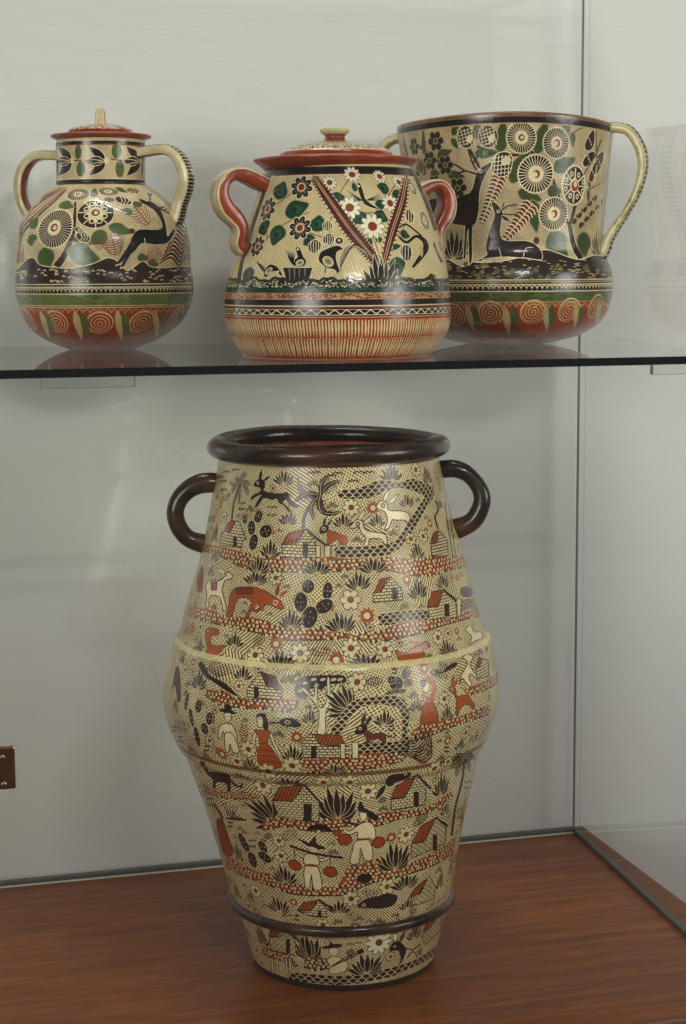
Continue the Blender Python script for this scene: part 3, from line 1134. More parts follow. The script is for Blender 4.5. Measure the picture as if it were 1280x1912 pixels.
    def back(self, soft=0.0):
        """the far half of the pot repeats the painting of the near half; returns the finished canvas"""
        h = self.W // 2
        q = self.W // 4
        front = self.cv[:, q:q + h].copy()
        self.cv = np.roll(np.concatenate([front, front], 1), q, axis=1)
        return self.cv

    def brush(self, amount=.06, seed=5):
        """unevenness of hand-laid colour"""
        rnd = np.random.RandomState(seed)
        n = rnd.normal(0, 1, (self.H // 3 + 2, self.W // 3 + 2)).astype(np.float32)
        n = np.kron(n, np.ones((3, 3), np.float32))[:self.H, :self.W]
        self.cv *= (1 + amount * n)[..., None]


# ================================================================== the tall jar on the wooden floor
JAR_W = [(842, 408, 818), (862, 406, 821), (890, 403, 828), (920, 397, 833), (965, 389, 843), (1001, 382, 856), (1052, 370, 867),
         (1097, 355, 880), (1140, 343, 892), (1163, 338, 899), (1172, 335, 902), (1178, 329, 910), (1186, 325, 915), (1196, 323, 918), (1240, 312, 926), (1272, 306, 930),
         (1300, 306, 929), (1335, 313, 921), (1362, 325, 911), (1376, 331, 905), (1383, 336, 901), (1389, 345, 895), (1398, 348, 893), (1430, 358, 887), (1472, 374, 878),
         (1515, 388, 868), (1567, 405, 858), (1612, 418, 851), (1640, 426, 846), (1695, 446, 833), (1729, 457, 824), (1760, 466, 817), (1778, 472, 813), (1784, 476, 810)]
jar_pot = Pot(643, 1784, 0.0, JAR_W, sub=4, wob=0.003, seed=4)
jar_pot.prof[0, 0] = 0.0
jar = empty('tall_jar', tuple(jar_pot.base), 'tall cream and brown clay jar painted with village scenes, standing on the wooden floor', 'jar')

K = Paint(jar_pot, 3200, 1900, (296, 840, 940, 1852), ground=CREAM)
K.hatch((226, 208, 152), (84, 57, 30), 4.5, .56, 58, seed=8)
K_BARE = K.cv.copy()
Z1, Z2, Z3, Z4, Z5, Z6 = (310, 780, 4), (610, 780, 4), (300, 1090, 4), (610, 1090, 4), (320, 1380, 4), (600, 1380, 4)
Z7, Z8 = (400, 1620, 5.3333), (620, 1620, 5.3333)
LITE = (228, 211, 162)


def figure(P, pts, color=LITE, ow=7):
    P.poly(pts, color, smooth=3, outline=DARK, ow=ow)


# --- upper left
K.zoom(*Z1)
for x, y in ((430, 470), (432, 535), (405, 440), (450, 400), (520, 385), (1080, 408), (1130, 405)):
    K.line([(x - 24, y + 14), (x - 12, y - 6), (x, y + 8), (x + 12, y - 6), (x + 24, y + 12)], 9, DARK, smooth=3)
for e in ((470, 470, -25), (490, 570, 20), (548, 645, 10), (615, 585, -20), (630, 505, -25), (598, 395, -10), (520, 440, -10)):
    K.frond(560, 492, e[0], e[1], e[2], 34, color=(58, 42, 34), n=9)
K.line([(492, 775), (500, 680), (520, 590), (558, 492)], 12, DARK, smooth=4)
figure(K, [(655, 502), (690, 460), (732, 470), (738, 512), (728, 545), (790, 562), (870, 566), (902, 556), (925, 600), (960, 640), (1002, 658), (960, 672), (920, 645),
           (892, 612), (872, 636), (922, 682), (932, 708), (912, 702), (880, 655), (848, 640), (826, 602), (790, 612), (760, 602), (722, 604), (692, 652), (662, 670), (690, 612),
           (718, 574), (680, 584), (634, 614), (650, 580), (704, 552), (704, 522), (680, 516)], DARK, 3)
K.ear(700, 468, 714, 385, 22, DARK); K.ear(728, 472, 780, 432, 18, DARK); K.eye(686, 488, 12)
K.bush(880, 490, 170, 90, 8)
K.line([(1022, 825), (1030, 740), (1066, 668), (1142, 588)], 24, DARK, smooth=5, taper=[1, .9, 1.1])
for e in ((982, 448, -70), (958, 622, 30), (1100, 762, 45), (1300, 470, -25), (1215, 425, -25), (1312, 700, 85), (1165, 720, 20)):
    K.frond(1152, 578, e[0], e[1], -abs(e[2]) if e[0] < 1100 and e[1] < 500 else e[2], 62, n=12)
K.pad(590, 757, 24, 32, -10, -90); K.pad(690, 738, 32, 44, 15, -70); K.pad(640, 822, 33, 50, -8); K.pad(745, 848, 50, 44, -20, -20); K.pad(655, 928, 36, 56, 10)
K.bush(912, 785, 150, 80, 6)
K.bush(360, 925, 110, 150, 7)
K.flower(432, 742, 42, 7); K.burst(378, 702, 26, RED)
K.house([(400, 952), (412, 862), (440, 852), (500, 772), (545, 770), (602, 905), (572, 920), (566, 972)], [(432, 852), (465, 776), (520, 776), (482, 852)], (502, 530, 885, 962))
K.bush(775, 1030, 165, 112, 7)
K.stones([(285, 940), (400, 960), (560, 1000), (700, 1030), (860, 1045), (1290, 1050)], [(280, 990), (430, 1045), (520, 1095), (620, 1130), (780, 1150), (900, 1152), (1290, 1148)], seed=1)
K.zoom(*Z2)
K.stones([(0, 1045), (330, 1050), (430, 1040), (560, 1050), (700, 1040), (900, 1035), (1020, 1025)], [(0, 1142), (230, 1132), (460, 1142), (600, 1172), (740, 1182), (900, 1142), (1035, 1115)], seed=2)
K.zoom(*Z1)
K.house([(864, 950), (870, 1042), (1118, 1046), (1116, 925), (1040, 833), (965, 948)], [(858, 950), (915, 860), (1038, 830), (952, 948)], (1020, 1058, 935, 1044), eave=[(1040, 832), (1192, 955)])
for x0, x1 in ((1116, 1152), (1182, 1226), (1236, 1270)):
    K.poly([(x0, 955), (x1, 958), (x1 - 3, 1042), (x0 + 2, 1040)], CREAM, outline=DARK, ow=6)
figure(K, [(1198, 838), (1240, 846), (1292, 868), (1334, 880), (1352, 902), (1345, 944), (1302, 948), (1282, 914), (1250, 922), (1216, 952), (1200, 946), (1206, 892)], RUST, 4)
figure(K, [(1148, 822), (1188, 798), (1212, 830), (1182, 862), (1150, 862)], DARK, 3)
K.ear(1172, 806, 1192, 736, 20, DARK); K.ear(1200, 812, 1238, 756, 18, DARK); K.eye(1176, 828, 14)
K.bush(690, 1152, 190, 112, 8); K.bush(1130, 1156, 200, 92, 8); K.bush(358, 1066, 130, 84, 7)

# --- upper right
K.zoom(*Z2)
for x, y in ((80, 412), (240, 405), (320, 405), (200, 470), (30, 430)):
    K.line([(x - 40, y + 14), (x - 18, y - 6), (x, y + 6), (x + 18, y - 6), (x + 40, y + 12)], 9, DARK, smooth=3)
K.bush(490, 460, 190, 112, 7)
K.poly([(90, 545), (250, 520), (400, 462), (540, 480), (640, 452), (740, 490), (802, 520), (800, 592), (742, 682), (682, 792), (602, 902), (520, 1002), (380, 1042), (78, 1042),
        (78, 958), (300, 960), (480, 930), (560, 862), (592, 790), (690, 650), (722, 590), (620, 540), (520, 528), (420, 558), (330, 602), (100, 606)], K.scales(6.8), smooth=3, outline=CREAM, ow=5)
K.bush(760, 486, 130, 135, 8); K.flower(665, 388, 50)
K.flower(182, 670, 60); K.burst(345, 674, 52)
figure(K, [(372, 662), (400, 622), (450, 638), (466, 690), (580, 698), (622, 730), (622, 772), (600, 782), (585, 766), (512, 766), (490, 762), (466, 822), (434, 832), (456, 770), (440, 712), (410, 692), (384, 682)])
K.ear(428, 625, 466, 542, 26, LITE, DARK); K.ear(468, 642, 538, 572, 24, LITE, DARK); K.eye(422, 655, 17, DARK, CREAM)
figure(K, [(172, 818), (215, 762), (265, 774), (282, 830), (330, 850), (420, 864), (446, 890), (452, 942), (430, 942), (402, 906), (322, 906), (312, 952), (270, 962), (292, 900), (252, 850), (240, 816), (190, 828)])
K.ear(240, 768, 288, 688, 28, LITE, DARK); K.ear(275, 795, 346, 734, 26, LITE, DARK); K.eye(232, 794, 16, DARK, CREAM)
K.bush(605, 658, 150, 82, 8); K.bush(380, 802, 130, 82, 7); K.bush(122, 806, 150, 82, 7)
K.bush(682, 1040, 140, 105, 7); K.flower(630, 905, 44, 7); K.flower(722, 885, 46, 7)
K.house([(780, 940), (786, 1032), (906, 1032), (900, 910), (836, 838), (815, 945)], [(774, 945), (800, 860), (836, 838), (826, 930)])
K.line([(832, 830), (808, 742), (830, 690), (812, 618)], 13, DARK, smooth=4)
K.line([(878, 630), (905, 830), (942, 1032)], 8, DARK); K.line([(908, 640), (930, 830), (962, 1030)], 6, DARK)
K.bush(352, 1146, 215, 92, 8); K.burst(600, 1208, 40); K.burst(935, 860, 40, RED)
K.bush(850, 560, 70, 110, 7); K.bush(985, 1010, 60, 110, 6)
K.bush(240, 1270, 190, 110, 8); K.bush(875, 1262, 160, 110, 8); K.bush(690, 1300, 160, 90, 7)

# --- second path, burros and cactus
K.zoom(*Z1)
figure(K, [(300, 1252), (330, 1212), (400, 1216), (440, 1182), (460, 1150), (502, 1182), (480, 1206), (442, 1216), (422, 1280), (430, 1332), (452, 1420), (430, 1442), (402, 1342), (330, 1332), (322, 1402), (300, 1424), (308, 1330)])
K.ear(440, 1170, 385, 1125, 22, LITE, DARK); K.eye(456, 1180, 8, DARK, CREAM)
K.poly([(335, 1222), (385, 1226), (380, 1290), (340, 1288)], RED, outline=DARK, ow=4)
K.poly([(262, 1110), (282, 1130), (278, 1280), (240, 1300), (232, 1200)], RED, smooth=3)
K.bush(330, 1180, 110, 90, 7); K.bush(672, 1232, 230, 82, 9); K.flower(820, 1195, 50, 7)
K.zoom(*Z3)
K.stones([(205, 160), (300, 180), (420, 210), (480, 245), (680, 250), (800, 280), (900, 320), (1290, 330)], [(185, 225), (380, 290), (560, 330), (740, 372), (880, 412), (1000, 422), (1290, 420)], seed=3)
K.zoom(*Z4)
K.stones([(0, 325), (150, 372), (400, 350), (560, 290), (760, 265), (900, 230), (1115, 165)], [(0, 412), (170, 402), (330, 437), (560, 402), (750, 352), (900, 302), (1135, 240)], seed=4)
K.zoom(*Z3)
figure(K, [(520, 82), (560, 30), (640, 24), (720, 30), (790, 60), (850, 98), (900, 130), (918, 182), (880, 188), (830, 162), (780, 152), (764, 192), (700, 212), (690, 196), (742, 184), (722, 150),
           (680, 200), (652, 248), (634, 242), (680, 132), (602, 102), (562, 142), (542, 222), (520, 244), (490, 242), (512, 150)], RUST, 5)
K.poly([(560, 35), (690, 24), (692, 76), (562, 78)], RED, outline=DARK, ow=4)
for x in (585, 610, 640, 665):
    K.line([(x, 34), (x, 76)], 4, DARK)
K.ear(862, 96, 884, -12, 30, RED); K.ear(882, 98, 956, 46, 26, RUST); K.eye(857, 140, 18)
K.pad(1100, 20, 42, 46, 0, -110); K.pad(1245, 55, 34, 60, 5, -70); K.pad(1045, 136, 44, 68, -5, -120); K.pad(1220, 168, 64, 46, -30, -10); K.pad(1110, 250, 54, 76, 12)
K.bush(970, 322, 185, 122, 8)
K.zoom(*Z4)
K.bush(112, 346, 240, 125, 9)
K.house([(345, 142), (346, 76), (380, 58), (440, -8), (475, -48), (560, 30), (570, 122)], [(354, 70), (396, -30), (478, -52), (432, 10), (402, 66)], (490, 530, 35, 116))
K.bush(690, 96, 185, 112, 8); K.flower(178, 120, 72, 6); K.burst(300, 240, 64)
K.poly([(380, 240), (400, 225), (600, 200), (762, 190), (766, 270), (560, 290), (480, 312), (390, 312)], K.scales(6.6), outline=CREAM, ow=4)
K.house([(755, 172), (830, 176), (872, 40), (962, 110), (972, 250), (770, 266)], [(748, 172), (790, 60), (868, 44), (832, 172)], (880, 916, 150, 242), eave=[(868, 40), (966, 130)])
K.poly([(1000, 110), (1100, 105), (1115, 170), (1000, 216)], K.scales(6.0), outline=CREAM, ow=4)
K.poly([(974, 110), (1002, 112), (1000, 232), (976, 230)], CREAM, outline=DARK, ow=5)
figure(K, [(1000, 40), (1050, 20), (1085, 60), (1070, 95), (1010, 92)], (70, 60, 52), 4)
K.burst(975, -45, 30)

# --- strip above the ridge
K.zoom(*Z3)
K.flower(185, 342, 34, 7); K.flower(300, 322, 42, 7); K.burst(242, 308, 26)
K.bush(265, 515, 130, 140, 8)
figure(K, [(335, 372), (360, 330), (430, 338), (432, 380), (382, 392), (380, 452), (430, 462), (492, 460), (452, 502), (442, 542), (338, 542), (350, 482)], RUST, 4)
K.eye(356, 352, 9); K.bush(550, 456, 165, 82, 7); K.burst(860, 448, 56)
K.bush(892, 626, 280, 132, 9); K.flower(706, 532, 64); K.bush(590, 604, 120, 80, 7); K.flower(1040, 517, 70, 8)
K.fern(1105, 512, 1265, 500, 42, 8, color=(96, 46, 26)); K.bush(1150, 640, 190, 62, 8)
K.zoom(*Z4)
K.burst(70, 570, 64); K.flower(180, 482, 68); K.flower(436, 490, 62, 7); K.bush(290, 626, 300, 112, 9)
figure(K, [(508, 500), (560, 512), (610, 510), (640, 480), (690, 460), (720, 450), (742, 428), (772, 460), (750, 487), (722, 490), (742, 562), (680, 556), (640, 582), (560, 592), (540, 562)], RUST, 5)
K.ear(725, 448, 618, 432, 26, RUST); K.eye(742, 450, 11)
K.flower(830, 402, 52, 7); K.burst(970, 352, 28); K.bush(930, 526, 200, 122, 8)
figure(K, [(1035, 340), (1075, 308), (1100, 360), (1150, 358), (1162, 400), (1120, 422), (1082, 442), (1060, 462), (1086, 400), (1060, 372)], LITE, 5)

# --- belly, left
K.zoom(*Z3)
K.flower(185, 642, 36, 7); K.burst(246, 585, 30)
figure(K, [(118, 620), (140, 640), (150, 760), (152, 860), (128, 880), (110, 760), (84, 800), (100, 700)], (70, 48, 34), 3)
K.bush(282, 776, 190, 130, 8); K.bush(110, 955, 120, 110, 8)
figure(K, [(286, 600), (318, 588), (350, 650), (382, 690), (482, 742), (542, 802), (584, 842), (500, 802), (400, 732), (340, 692), (308, 642)], DARK, 3)
for i in range(7):
    K.line([(345 + i * 12, 640 + i * 9), (440 + i * 18, 560 + i * 16)], 8, DARK, taper=[1, .5])
    K.line([(340 + i * 10, 600 + i * 2), (480 + i * 10, 500 + i * 12)], 6, DARK if i % 2 else CREAM)
K.bush(610, 704, 160, 82, 7); K.bush(950, 738, 130, 62, 7)
K.stones([(335, 785), (500, 810), (560, 850), (900, 865), (1034, 868)], [(338, 832), (420, 892), (540, 922), (780, 932), (900, 952), (1012, 932)], seed=5)
K.house([(650, 780), (740, 655), (770, 700), (800, 762), (902, 790), (902, 862), (640, 862)], [(745, 658), (850, 690), (914, 802), (832, 772), (790, 772)], (696, 730, 766, 856),
        rfn=K.tiles((92, 42, 26), DARK, 5.0, -.4))
K.poly([(1000, 792), (1020, 730), (1080, 690), (1280, 682), (1372, 690), (1372, 742), (1250, 752), (1200, 792), (1120, 782), (1082, 852), (1020, 852)], DARK, smooth=4)
for x, y in ((1075, 742), (1140, 715), (1210, 715), (1045, 800), (1160, 760), (1290, 715), (1340, 715)):
    K.disc(x, y, 20, 10, CREAM, -15)
figure(K, [(1170, 1116), (1182, 950), (1120, 860), (1050, 790), (1075, 780), (1142, 850), (1150, 748), (1172, 750), (1166, 870), (1200, 930), (1240, 862), (1240, 710), (1262, 710), (1266, 830), (1312, 750), (1335, 756), (1282, 872), (1232, 962), (1226, 1122)], (226, 215, 170), 5)
figure(K, [(438, 940), (480, 930), (505, 893), (530, 940), (567, 970), (500, 966)], DARK, 3)
figure(K, [(474, 966), (530, 970), (520, 1020), (490, 1026)], LITE, 5)
figure(K, [(434, 1082), (470, 1044), (530, 1050), (560, 1100), (576, 1172), (550, 1162), (540, 1120), (480, 1122), (468, 1100), (450, 1162), (434, 1150)], LITE, 6)
figure(K, [(480, 1122), (540, 1120), (588, 1252), (540, 1256), (520, 1192), (510, 1252), (488, 1252)], LITE, 6)
for x in (492, 512):
    K.disc(x, 990, 5, 4, DARK)
K.poly([(710, 990), (745, 965), (788, 985), (802, 1092), (772, 1090), (752, 1020)], DARK, smooth=3)
figure(K, [(720, 1000), (752, 992), (764, 1030), (756, 1070), (738, 1072), (724, 1044)], LITE, 4)
K.disc(735, 1010, 5, 4, DARK)
for a in ([(705, 1118), (692, 1180), (712, 1250)], [(818, 1118), (858, 1220), (896, 1285)]):
    K.line(a, 28, DARK, smooth=3); K.line(a, 17, LITE, smooth=3)
figure(K, [(700, 1096), (740, 1092), (822, 1100), (800, 1152), (798, 1202), (740, 1200), (735, 1150)], RUST, 4)
figure(K, [(736, 1204), (804, 1204), (860, 1280), (906, 1346), (880, 1378), (800, 1362), (725, 1336)], RUST, 4)
for y in (1240, 1280, 1320):
    K.line([(740, y), (850 + (y - 1240) * .5, y + 16)], 4, DARK)
figure(K, [(880, 1040), (930, 1004), (1000, 1015), (1047, 1060), (1000, 1072), (930, 1062)], DARK, 3)
K.disc(945, 1035, 22, 14, CREAM); K.disc(945, 1035, 14, 7, DARK)
for y in (1025, 1037, 1048):
    K.line([(795, y), (885, 1040)], 5, DARK)
K.pad(195, 880, 26, 66, 5, -90); K.pad(285, 915, 38, 46, 10, -60); K.pad(230, 1000, 26, 66, -15); K.pad(365, 1006, 33, 46, 10, -10); K.pad(330, 1082, 38, 42, 0); K.pad(272, 1142, 32, 76, 0)
for i in range(6):
    K.line([(110 + i * 14, 1020 + (i % 2) * 12), (120 + i * 16, 1110)], 6, (80, 66, 48), smooth=0)
K.flower(365, 1182, 46, 7); K.burst(436, 1252, 46); K.flower(640, 1236, 62); K.fern(618, 1180, 622, 1050, 36, 7, color=RED)
K.bush(1110, 1036, 110, 92, 7); K.burst(1015, 1146, 48)

# --- belly, right
K.zoom(*Z4)
K.flower(226, 735, 66, 7); K.fern(285, 737, 418, 724, 40, 8)
K.pad(520, 745, 50, 46, 0); K.pad(590, 672, 30, 40, 20, -60); K.pad(602, 740, 30, 26, 0, 0); K.pad(485, 720, 30, 26, 0)
K.bush(520, 820, 170, 34, 8)
K.bush(150, 935, 250, 180, 9, rot=-42)
K.poly([(26, 1120), (58, 1030), (140, 938), (210, 868), (400, 833), (560, 850), (612, 920), (622, 1000), (602, 1100), (622, 1200), (560, 1290), (245, 1290), (250, 1188),
        (480, 1180), (558, 1150), (550, 960), (480, 912), (300, 912), (200, 972), (100, 1120)], K.scales(6.4), smooth=3, outline=CREAM, ow=4)
figure(K, [(268, 1110), (300, 1094), (340, 1120), (420, 1114), (442, 1140), (436, 1192), (414, 1192), (400, 1160), (330, 1166), (302, 1202), (284, 1196), (300, 1162)], (104, 50, 28), 5)
figure(K, [(208, 1112), (240, 1060), (280, 1048), (302, 1080), (272, 1112), (230, 1127)], DARK, 3)
K.ear(262, 1052, 288, 956, 28, DARK); K.ear(288, 1056, 338, 982, 26, DARK); K.eye(248, 1082, 12)
K.line([(440, 1130), (500, 1150), (510, 1120)], 9, DARK, smooth=3)
K.bush(430, 1046, 155, 92, 7); K.bush(672, 944, 120, 90, 6)
K.line([(782, 868), (806, 780), (772, 712), (738, 722)], 34, RUST, smooth=4)
figure(K, [(735, 880), (802, 888), (836, 1020), (780, 1034), (700, 1052), (710, 960)], RUST, 4)
figure(K, [(715, 832), (752, 846), (802, 882), (735, 886)], RUST, 3)
K.disc(742, 772, 26, 38, LITE, 0, outline=DARK, ow=4); K.disc(722, 745, 24, 26, DARK)
figure(K, [(778, 652), (820, 643), (862, 660), (900, 620), (960, 588), (972, 610), (902, 652), (850, 672), (790, 684)], DARK, 3)
for i in range(5):
    K.line([(835 + i * 14, 650), (850 + i * 12, 580 + i * 5)], 5, DARK); K.line([(830 + i * 14, 668), (820 + i * 20, 708)], 5, DARK)
K.eye(800, 662, 12)
K.bush(902, 1018, 120, 115, 7); K.flower(880, 860, 50, 7)
K.stones([(1020, 790), (1150, 740), (1275, 672)], [(1055, 834), (1180, 794), (1280, 742)], seed=6)
K.stones([(628, 1130), (700, 1060), (870, 1020), (1000, 990), (1210, 905)], [(620, 1182), (760, 1142), (900, 1082), (1210, 975)], seed=7)
figure(K, [(912, 792), (945, 758), (966, 800), (972, 840), (1050, 830), (1082, 870), (1102, 902), (1090, 942), (1060, 902), (1002, 922), (982, 982), (964, 972), (970, 882), (950, 822)], RUST, 5)
K.ear(935, 768, 950, 678, 24, RUST); K.ear(956, 775, 978, 698, 22, RUST); K.eye(936, 788, 11)
figure(K, [(1014, 552), (1050, 524), (1092, 550), (1072, 590), (1080, 632), (1110, 672), (1142, 712), (1120, 717), (1080, 672), (1060, 702), (1082, 752), (1060, 762), (1010, 702), (995, 752), (1000, 692), (1050, 602), (1040, 572)], LITE, 6)
K.house([(1110, 622), (1142, 560), (1205, 570), (1212, 690), (1120, 712)], [(1112, 620), (1140, 540), (1160, 560), (1140, 622)])
K.bush(1150, 530, 90, 80, 7); K.bush(1215, 880, 70, 90, 7); K.bush(1195, 1080, 60, 90, 7)
K.burst(905, 1172, 42); K.flower(1040, 1112, 46, 7); K.bush(990, 1232, 120, 90, 7); K.bush(1105, 1180, 80, 110, 7)
K.zoom(*Z6)
K.fern(800, 165, 690, 0, 130, 10, color=DARK, sweep=.7); K.fern(770, 190, 720, 60, 70, 6, color=(100, 44, 24))

# --- foot of the belly
K.zoom(*Z5)
K.stones([(955, 150), (1290, 150)], [(980, 232), (1040, 257), (1290, 252)], seed=8)
K.zoom(*Z6)
K.stones([(0, 150), (300, 108), (560, 108), (612, 130)], [(0, 252), (200, 242), (420, 212), (572, 172)], seed=9)
K.zoom(*Z3)
K.house([(1050, 1190), (1110, 1120), (1142, 1124), (1192, 1202), (1402, 1210), (1402, 1302), (1068, 1302)], [(1142, 1124), (1342, 1130), (1382, 1212), (1192, 1206)], (1120, 1160, 1212, 1302))
K.zoom(*Z6)
for x0, x1, y0 in ((140, 176, 36), (226, 276, 24)):
    K.poly([(x0, y0), (x1, y0), (x1, 146), (x0 + 4, 146)], CREAM, outline=DARK, ow=6)
for y in (60, 95):
    K.poly([(176, y), (226, y), (226, y + 16), (176, y + 16)], CREAM, outline=DARK, ow=4)
K.zoom(*Z5)
K.bush(910, 155, 165, 115, 8); K.bush(1225, 256, 180, 82, 9)
K.flower(285, 12, 40, 7); K.flower(490, 166, 62); K.flower(575, 76, 62); K.bush(592, 218, 130, 100, 7); K.burst(380, 112, 52); K.bush(272, 156, 110, 90, 7)
K.flower(722, 240, 66, 7); K.flower(900, 200, 72, 8)
# ledge under the belly: shade of the groove painted in as a dark line
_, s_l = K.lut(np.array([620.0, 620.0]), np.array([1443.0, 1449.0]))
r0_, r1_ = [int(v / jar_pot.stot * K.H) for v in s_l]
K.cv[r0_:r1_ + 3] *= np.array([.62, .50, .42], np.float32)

# --- lower cone
K.zoom(*Z5)
figure(K, [(216, 172), (250, 178), (272, 238), (340, 248), (420, 258), (442, 300), (500, 350), (532, 328), (522, 362), (470, 348), (442, 322), (442, 382), (420, 387), (410, 332), (340, 322), (326, 372), (310, 362), (310, 302), (260, 252)], DARK, 3)
K.bush(535, 296, 190, 74, 8)
K.stones([(225, 320), (340, 380), (520, 390), (655, 420)], [(240, 385), (360, 432), (500, 447), (640, 442)], seed=10, size=5)
K.bush(890, 345, 250, 92, 9); K.flower(682, 346, 70, 8); K.flower(1120, 326, 64, 8)
K.bush(745, 600, 330, 215, 8, rot=-52, lw=44)
K.zoom(*Z6)
K.flower(15, 326, 58); K.bush(125, 592, 320, 240, 9, lw=46); K.flower(210, 326, 68); K.flower(348, 390, 68)
K.zoom(*Z5)
K.stones([(688, 612), (800, 585), (900, 590), (1100, 605), (1290, 590)], [(680, 682), (860, 652), (1000, 682), (1180, 692), (1290, 680)], seed=11)
K.zoom(*Z6)
K.stones([(0, 590), (300, 600), (440, 550), (600, 540), (800, 500), (965, 385)], [(0, 672), (180, 652), (400, 652), (560, 602), (800, 542), (975, 425)], seed=12)
K.house([(520, 452), (620, 440), (710, 264), (782, 330), (772, 490), (520, 536)], [(514, 448), (560, 350), (706, 268), (620, 432)], (686, 726, 392, 506), eave=[(712, 262), (815, 372)])
K.zoom(*Z5)
K.house([(755, 462), (900, 462), (990, 348), (1102, 470), (1102, 616), (990, 612), (800, 582)], [(748, 458), (810, 360), (992, 344), (900, 467)], (986, 1046, 482, 616), eave=[(992, 344), (1135, 500)])
for i in range(5):
    K.line([(425 + i * 10, 570), (375 + i * 30, 460 + i * 8)], 8, DARK, taper=[1, .6])
    K.line([(440, 590), (470 + i * 20, 540 + i * 16)], 6, DARK)
K.line([(410, 590), (560, 605)], 22, DARK, taper=[.6, 1, .5])
figure(K, [(340, 602), (390, 620), (422, 720), (464, 850), (402, 872), (360, 762)], (140, 56, 26), 4)
K.line([(310, 480), (370, 560), (380, 620)], 20, (90, 60, 42), smooth=3)
K.poly([(1010, 680), (1060, 640), (1150, 640), (1200, 692), (1100, 676)], BLACK, smooth=3)
K.pad(540, 772, 38, 74, -18, -110); K.pad(680, 806, 35, 50, -8, -100); K.pad(695, 882, 56, 40, 25, 50); K.pad(605, 902, 42, 64, 6)
K.bush(512, 905, 110, 165, 6); K.flower(800, 760, 50, 7); K.flower(816, 872, 54, 7)
K.stones([(395, 855), (520, 930), (640, 990), (780, 1010), (880, 1070), (1000, 1105), (1120, 1110), (1290, 1095)], [(405, 960), (560, 1032), (700, 1082), (880, 1152), (1100, 1172), (1290, 1160)], seed=13)
K.bush(850, 1066, 210, 132, 8)
figure(K, [(943, 745), (1000, 765), (1030, 775), (1072, 723), (1082, 780), (1152, 812), (1100, 822), (1020, 797)], DARK, 3)
figure(K, [(1020, 802), (1087, 817), (1076, 852), (1040, 852)], LITE, 4)
for a in ([(940, 850), (985, 880), (1010, 885)], [(1080, 890), (1130, 905), (1180, 880)]):
    K.line(a, 26, DARK, smooth=3); K.line(a, 15, LITE, smooth=3)
figure(K, [(990, 868), (1040, 858), (1092, 878), (1098, 945), (1000, 942)], LITE, 6)
figure(K, [(994, 952), (1092, 956), (1122, 1112), (1060, 1117), (1045, 1010), (1030, 1112), (998, 1106)], LITE, 6)
K.line([(1000, 942), (1092, 948)], 16, RED)
K.line([(884, 795), (960, 825), (1100, 862), (1278, 886)], 17, DARK, smooth=4)
for x, y in ((920, 942), (1185, 992)):
    K.line([(x - 5, y - 120), (x, y - 40)], 6, DARK); K.disc(x, y, 44, 40, (158, 62, 28), 0, outline=DARK, ow=6)
for x in (1040, 1062):
    K.disc(x, 826, 5, 4, DARK)
K.zoom(*Z6)
K.stones([(0, 1100), (120, 1095), (190, 960), (270, 940), (420, 900), (520, 970), (680, 920), (860, 830), (1005, 725)], [(0, 1167), (150, 1167), (260, 1122), (420, 1062), (640, 1012), (860, 932), (985, 850)], seed=14)
K.disc(320, 1040, 55, 38, BLACK)
figure(K, [(272, 532), (290, 463), (322, 520), (370, 540), (424, 582), (412, 608), (360, 592), (300, 542)], DARK, 3)
figure(K, [(284, 552), (337, 556), (330, 602), (300, 612)], LITE, 4)
K.line([(160, 615), (250, 640), (380, 640)], 15, DARK)
figure(K, [(163, 642), (200, 690), (280, 640), (340, 618), (392, 650), (404, 742), (380, 754), (360, 742), (270, 742), (270, 692), (210, 714), (166, 692)], LITE, 6)
figure(K, [(255, 762), (356, 756), (382, 892), (320, 902), (290, 812), (280, 922), (213, 927), (230, 832)], LITE, 6)
K.line([(262, 752), (358, 746)], 16, RED)
for x, y in ((172, 752), (425, 772)):
    K.disc(x, y, 45, 42, (158, 62, 28), 0, outline=DARK, ow=6)
K.burst(115, 700, 38, (140, 60, 34), RUST); K.burst(520, 736, 46); K.fern(690, 652, 796, 540, 34, 9); K.flower(632, 712, 68)
K.bush(550, 968, 280, 215, 9, lw=38)
K.house([(670, 780), (760, 770), (852, 588), (932, 660), (922, 782), (668, 892)], [(668, 782), (740, 650), (852, 588), (770, 762)], (830, 862, 712, 832), wfn=K.bricks(slope=.35), eave=[(852, 586), (945, 650)])
figure(K, [(478, 312), (520, 270), (600, 258), (662, 248), (652, 287), (560, 322), (500, 352)], DARK, 3)
K.eye(628, 262, 13); K.leaf(K.P, 480, 340, 400, 460, 40, DARK, CREAM, 5)
K.flower(842, 222, 62, 6); K.bush(890, 410, 190, 165, 8); K.flower(945, 170, 44, 7)
for e in ((960, 230, 20), (1000, 280, 10), (1110, 250, -10), (1150, 150, -20), (990, 130, 10), (1130, 90, -10)):
    K.frond(1070, 130, e[0], e[1], e[2], 46, n=9)
K.line([(1072, 150), (1050, 320), (1000, 510), (972, 722)], 17, DARK, smooth=4)
K.bush(920, 560, 120, 110, 7); K.bush(1040, 700, 90, 150, 7, color=(86, 44, 28)); K.burst(885, 505, 40)
K.flower(490, 1102, 62, 6); K.flower(220, 1192, 62, 7); K.bush(632, 1106, 270, 105, 9)
K.house([(648, 1232), (740, 1150), (802, 1018), (852, 1100), (842, 1192), (700, 1244)], [(640, 1202), (700, 1110), (792, 1038), (732, 1150)], wfn=K.bricks(slope=.35))
K.bush(880, 1110, 110, 150, 7); K.bush(960, 1000, 80, 130, 7)
figure(K, [(268, 1252), (320, 1200), (400, 1178), (480, 1158), (562, 1170), (542, 1232), (460, 1262), (380, 1262)], DARK, 3)
K.eye(315, 1240, 14); K.bush(130, 1290, 170, 90, 7); K.bush(640, 1262, 150, 80, 7)
